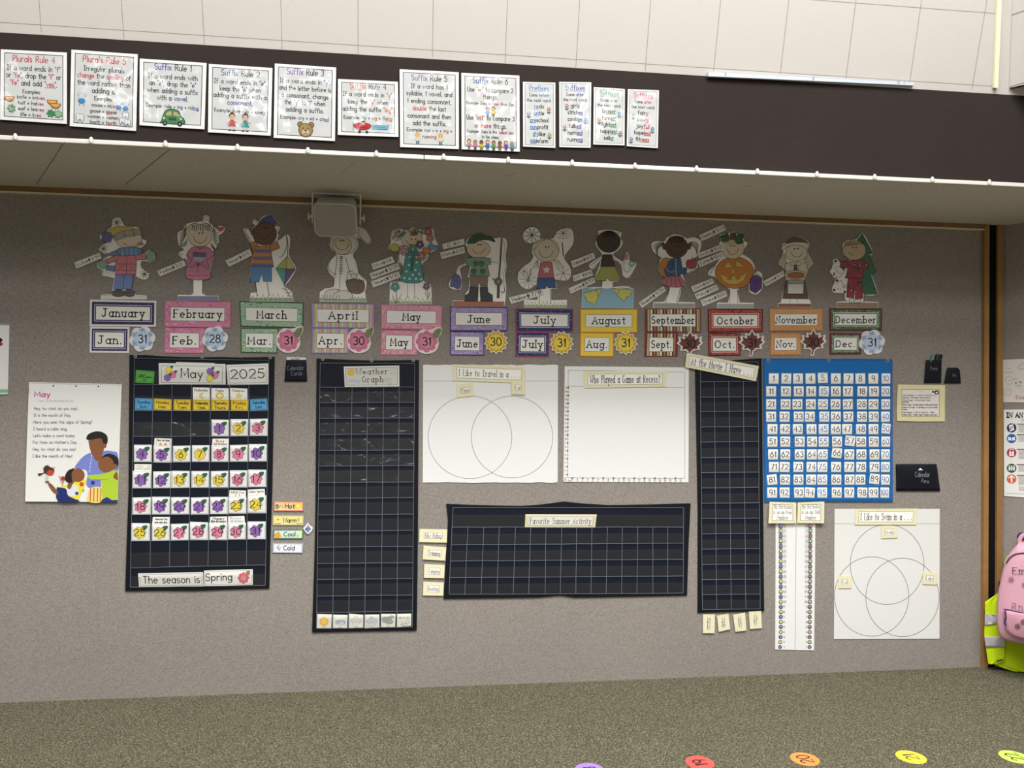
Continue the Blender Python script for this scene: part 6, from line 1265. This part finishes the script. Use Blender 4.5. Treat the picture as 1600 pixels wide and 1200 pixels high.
# backpack hanging on the hook
PINK = '#d5a2b2'
def arch(pts, pl, off): return [pl.at(*zb(p), off) for p in pts]
half = [(318,135),(270,185),(228,245),(200,330),(180,420),(160,520),(150,640),(152,760),(165,830),(190,875),(240,900),(320,918)]
ol = smooth(half, 3, False)
top = [RIGHT.at(*zb(p), .16) for p in ol]; cxp = RIGHT.at(*zb((470,560)), .16)
def tloc(p): return (p-cxp).dot(TDIR), p.z
left = [tloc(p) for p in top]; full = left+[(-x, z) for x, z in left[::-1]]
zc_ = (min(z for _, z in full)+max(z for _, z in full))/2
bp = empty('backpack', Vector((cxp.x, cxp.y, min(z for _, z in full))), 'pink school backpack with dark writing hanging over a yellow vest', 'backpack')
def ring(k, off):
    o = []
    for x, z in full:
        q = cxp+TDIR*(x*k)+RIGHT.n*(off-.16); q.z = zc_+(z-zc_)*k; o.append(q)
    return o
def loftr(rs):
    n = len(rs[0]); vs = [p for r in rs for p in r]; fs = []
    for i in range(len(rs)-1):
        for k in range(n): fs.append((i*n+k, i*n+(k+1) % n, (i+1)*n+(k+1) % n, (i+1)*n+k))
    fs += [tuple(range(n))[::-1], tuple(range((len(rs)-1)*n, len(rs)*n))]
    return vs, fs
vs, fs = loftr([ring(.9, 0.105), ring(.97, 0.115), ring(1, 0.135), ring(1, 0.175), ring(.985, 0.205), ring(.95, 0.227), ring(.88, 0.24), ring(.6, 0.247)])
obj('body', vs, fs, [mat(PINK,'cloth')], parent=bp, smooth=True)
ws = Sheet(zb, None, INK, plane=RIGHT, off=0.251, thick=0)
ws.text('Em', 262, 385, 52, '#3a2c38', 4.5, 96, serif=True)
ws.text('Rn', 258, 668, 56, '#7a5868', 4, 80, serif=True)
for x, y in ((250,428),(355,470)):
    for k in range(5): ws.line(circ(x+13*math.cos(1.26*k), y+13*math.sin(1.26*k), 9, n=10), 3, '#6a4a5a', True)
ws.build('writing', parent=bp, label='dark handwriting and small flowers')
# front pocket
pk = [(185,690),(190,668),(240,672),(320,690),(420,696),(520,690),(600,672),(640,668),(660,700),(690,800),(670,850),(600,885),(470,900),(340,895),(255,870),(205,820)]
def pring(d, off):
    cx_, cy2 = 430, 780
    return [RIGHT.at(*zb((cx_+(x-cx_)*d, cy2+(y-cy2)*d)), off) for x, y in pk]
vs, fs = loftr([[*pring(1, 0.225)], [*pring(1, 0.255)], [*pring(.97, 0.27)], [*pring(.85, 0.277)]])
fp = obj('front_pocket', [v for v in vs], [f[::-1] for f in fs], [mat('#cc97a8','cloth')], parent=bp, smooth=True)
pw = Sheet(zb, None, INK, plane=RIGHT, off=0.2795, thick=0)
for x, y in ((300,795),(345,760),(380,790)):
    for k in range(5): pw.line(circ(x+13*math.cos(1.26*k), y+13*math.sin(1.26*k), 9, n=10), 4, '#5c3f34', True)
pw.build('flower_drawing', parent=fp)
def tube(name, pts, r, col, parent, kind='plastic'):
    vs, fs = [], []; n = len(pts)
    for i, p in enumerate(pts):
        t = (pts[min(i+1, n-1)]-pts[max(i-1, 0)]).normalized(); a = t.cross(RIGHT.n).normalized(); b = a.cross(t)
        for k in range(8): vs.append(p+a*r*math.cos(.7854*k)+b*r*math.sin(.7854*k))
    for i in range(n-1):
        for k in range(8): fs.append((i*8+k, i*8+(k+1) % 8, (i+1)*8+(k+1) % 8, (i+1)*8+k))
    fs += [tuple(range(8))[::-1], tuple(range(n*8-8, n*8))]
    return obj(name, vs, fs, [mat(col, kind)], parent=parent, smooth=True)
R3 = lambda p, o: RIGHT.at(*zb(p), o)
zpr = tube('zipper', [R3(p, 0.255) for p in smooth([(192,660),(245,668),(320,686),(430,694),(540,686),(620,668)],3,False)], .0035, '#2a2230', bp)
tube('zipper', [R3(p, 0.243) for p in smooth([(212,300),(235,262),(275,232),(330,222),(430,214)],3,False)], .003, '#4a3844', bp)
tube('zipper_pull', [R3(p, 0.27) for p in smooth([(205,672),(210,720),(200,760),(205,782)],3,False)], .006, '#3f3558', bp)
tube('side_buckle', [R3(p, 0.175) for p in [(172,445),(166,470),(172,495)]], .012, '#26222e', bp)
tube('carry_loop', [R3(p, 0.13) for p in smooth([(312,150),(322,105),(352,80),(392,90),(410,150)],3,False)], .011, '#d09bad', bp, 'cloth')
# vest behind the backpack
av = WALL.at(*zb((45,650)), .05); bv = RIGHT.at(*zb((410,650)), .022)
dv = (bv-av); dv.z = 0; VP_ = Plane(av, Vector((dv.y, -dv.x, 0)))
YEL = '#c6e21c'
ve = empty('safety_vest', VP_.at(*zb((100,1088))), 'bright yellow vest with grey reflective bands behind the pink backpack', 'vest')
cloth('front_panel', [(528,152,165),(560,108,175),(603,45,185),(660,45,190),(715,45,190),(780,43,190),(860,38,200),(905,44,202),(960,52,202),(1040,64,198),(1068,68,196),(1090,72,125)], VP_, 0, .006, .004, YEL, zb, parent=ve, wav=.0022, kind='cloth', nx=14)
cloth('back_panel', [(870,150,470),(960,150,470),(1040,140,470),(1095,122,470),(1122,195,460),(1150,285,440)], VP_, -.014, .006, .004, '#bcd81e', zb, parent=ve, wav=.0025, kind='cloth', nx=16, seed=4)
cloth('shoulder_strap', [(218,252,262),(250,212,262),(290,194,232),(335,198,214)], RIGHT, .012, .008, .003, YEL, zb, parent=ve, kind='cloth', nx=4, seed=4)
b1 = cloth('reflective_band', [(698,45,100),(705,44,190),(775,43,190),(780,43,60)], VP_, .008, .0045, .004, '#b9b7ba', zb, parent=ve, wav=.0022, kind='cloth', nx=14)
b2 = cloth('reflective_band', [(872,41,201),(900,43,202),(957,51,202)], VP_, .008, .0045, .004, '#b9b7ba', zb, parent=ve, wav=.0022, kind='cloth', nx=14)
t = Sheet(zb, [(136,1060),(188,1048),(190,1058),(138,1070)], '#33382c', plane=VP_, off=.014, thick=.001); t.build('care_tag', parent=ve)
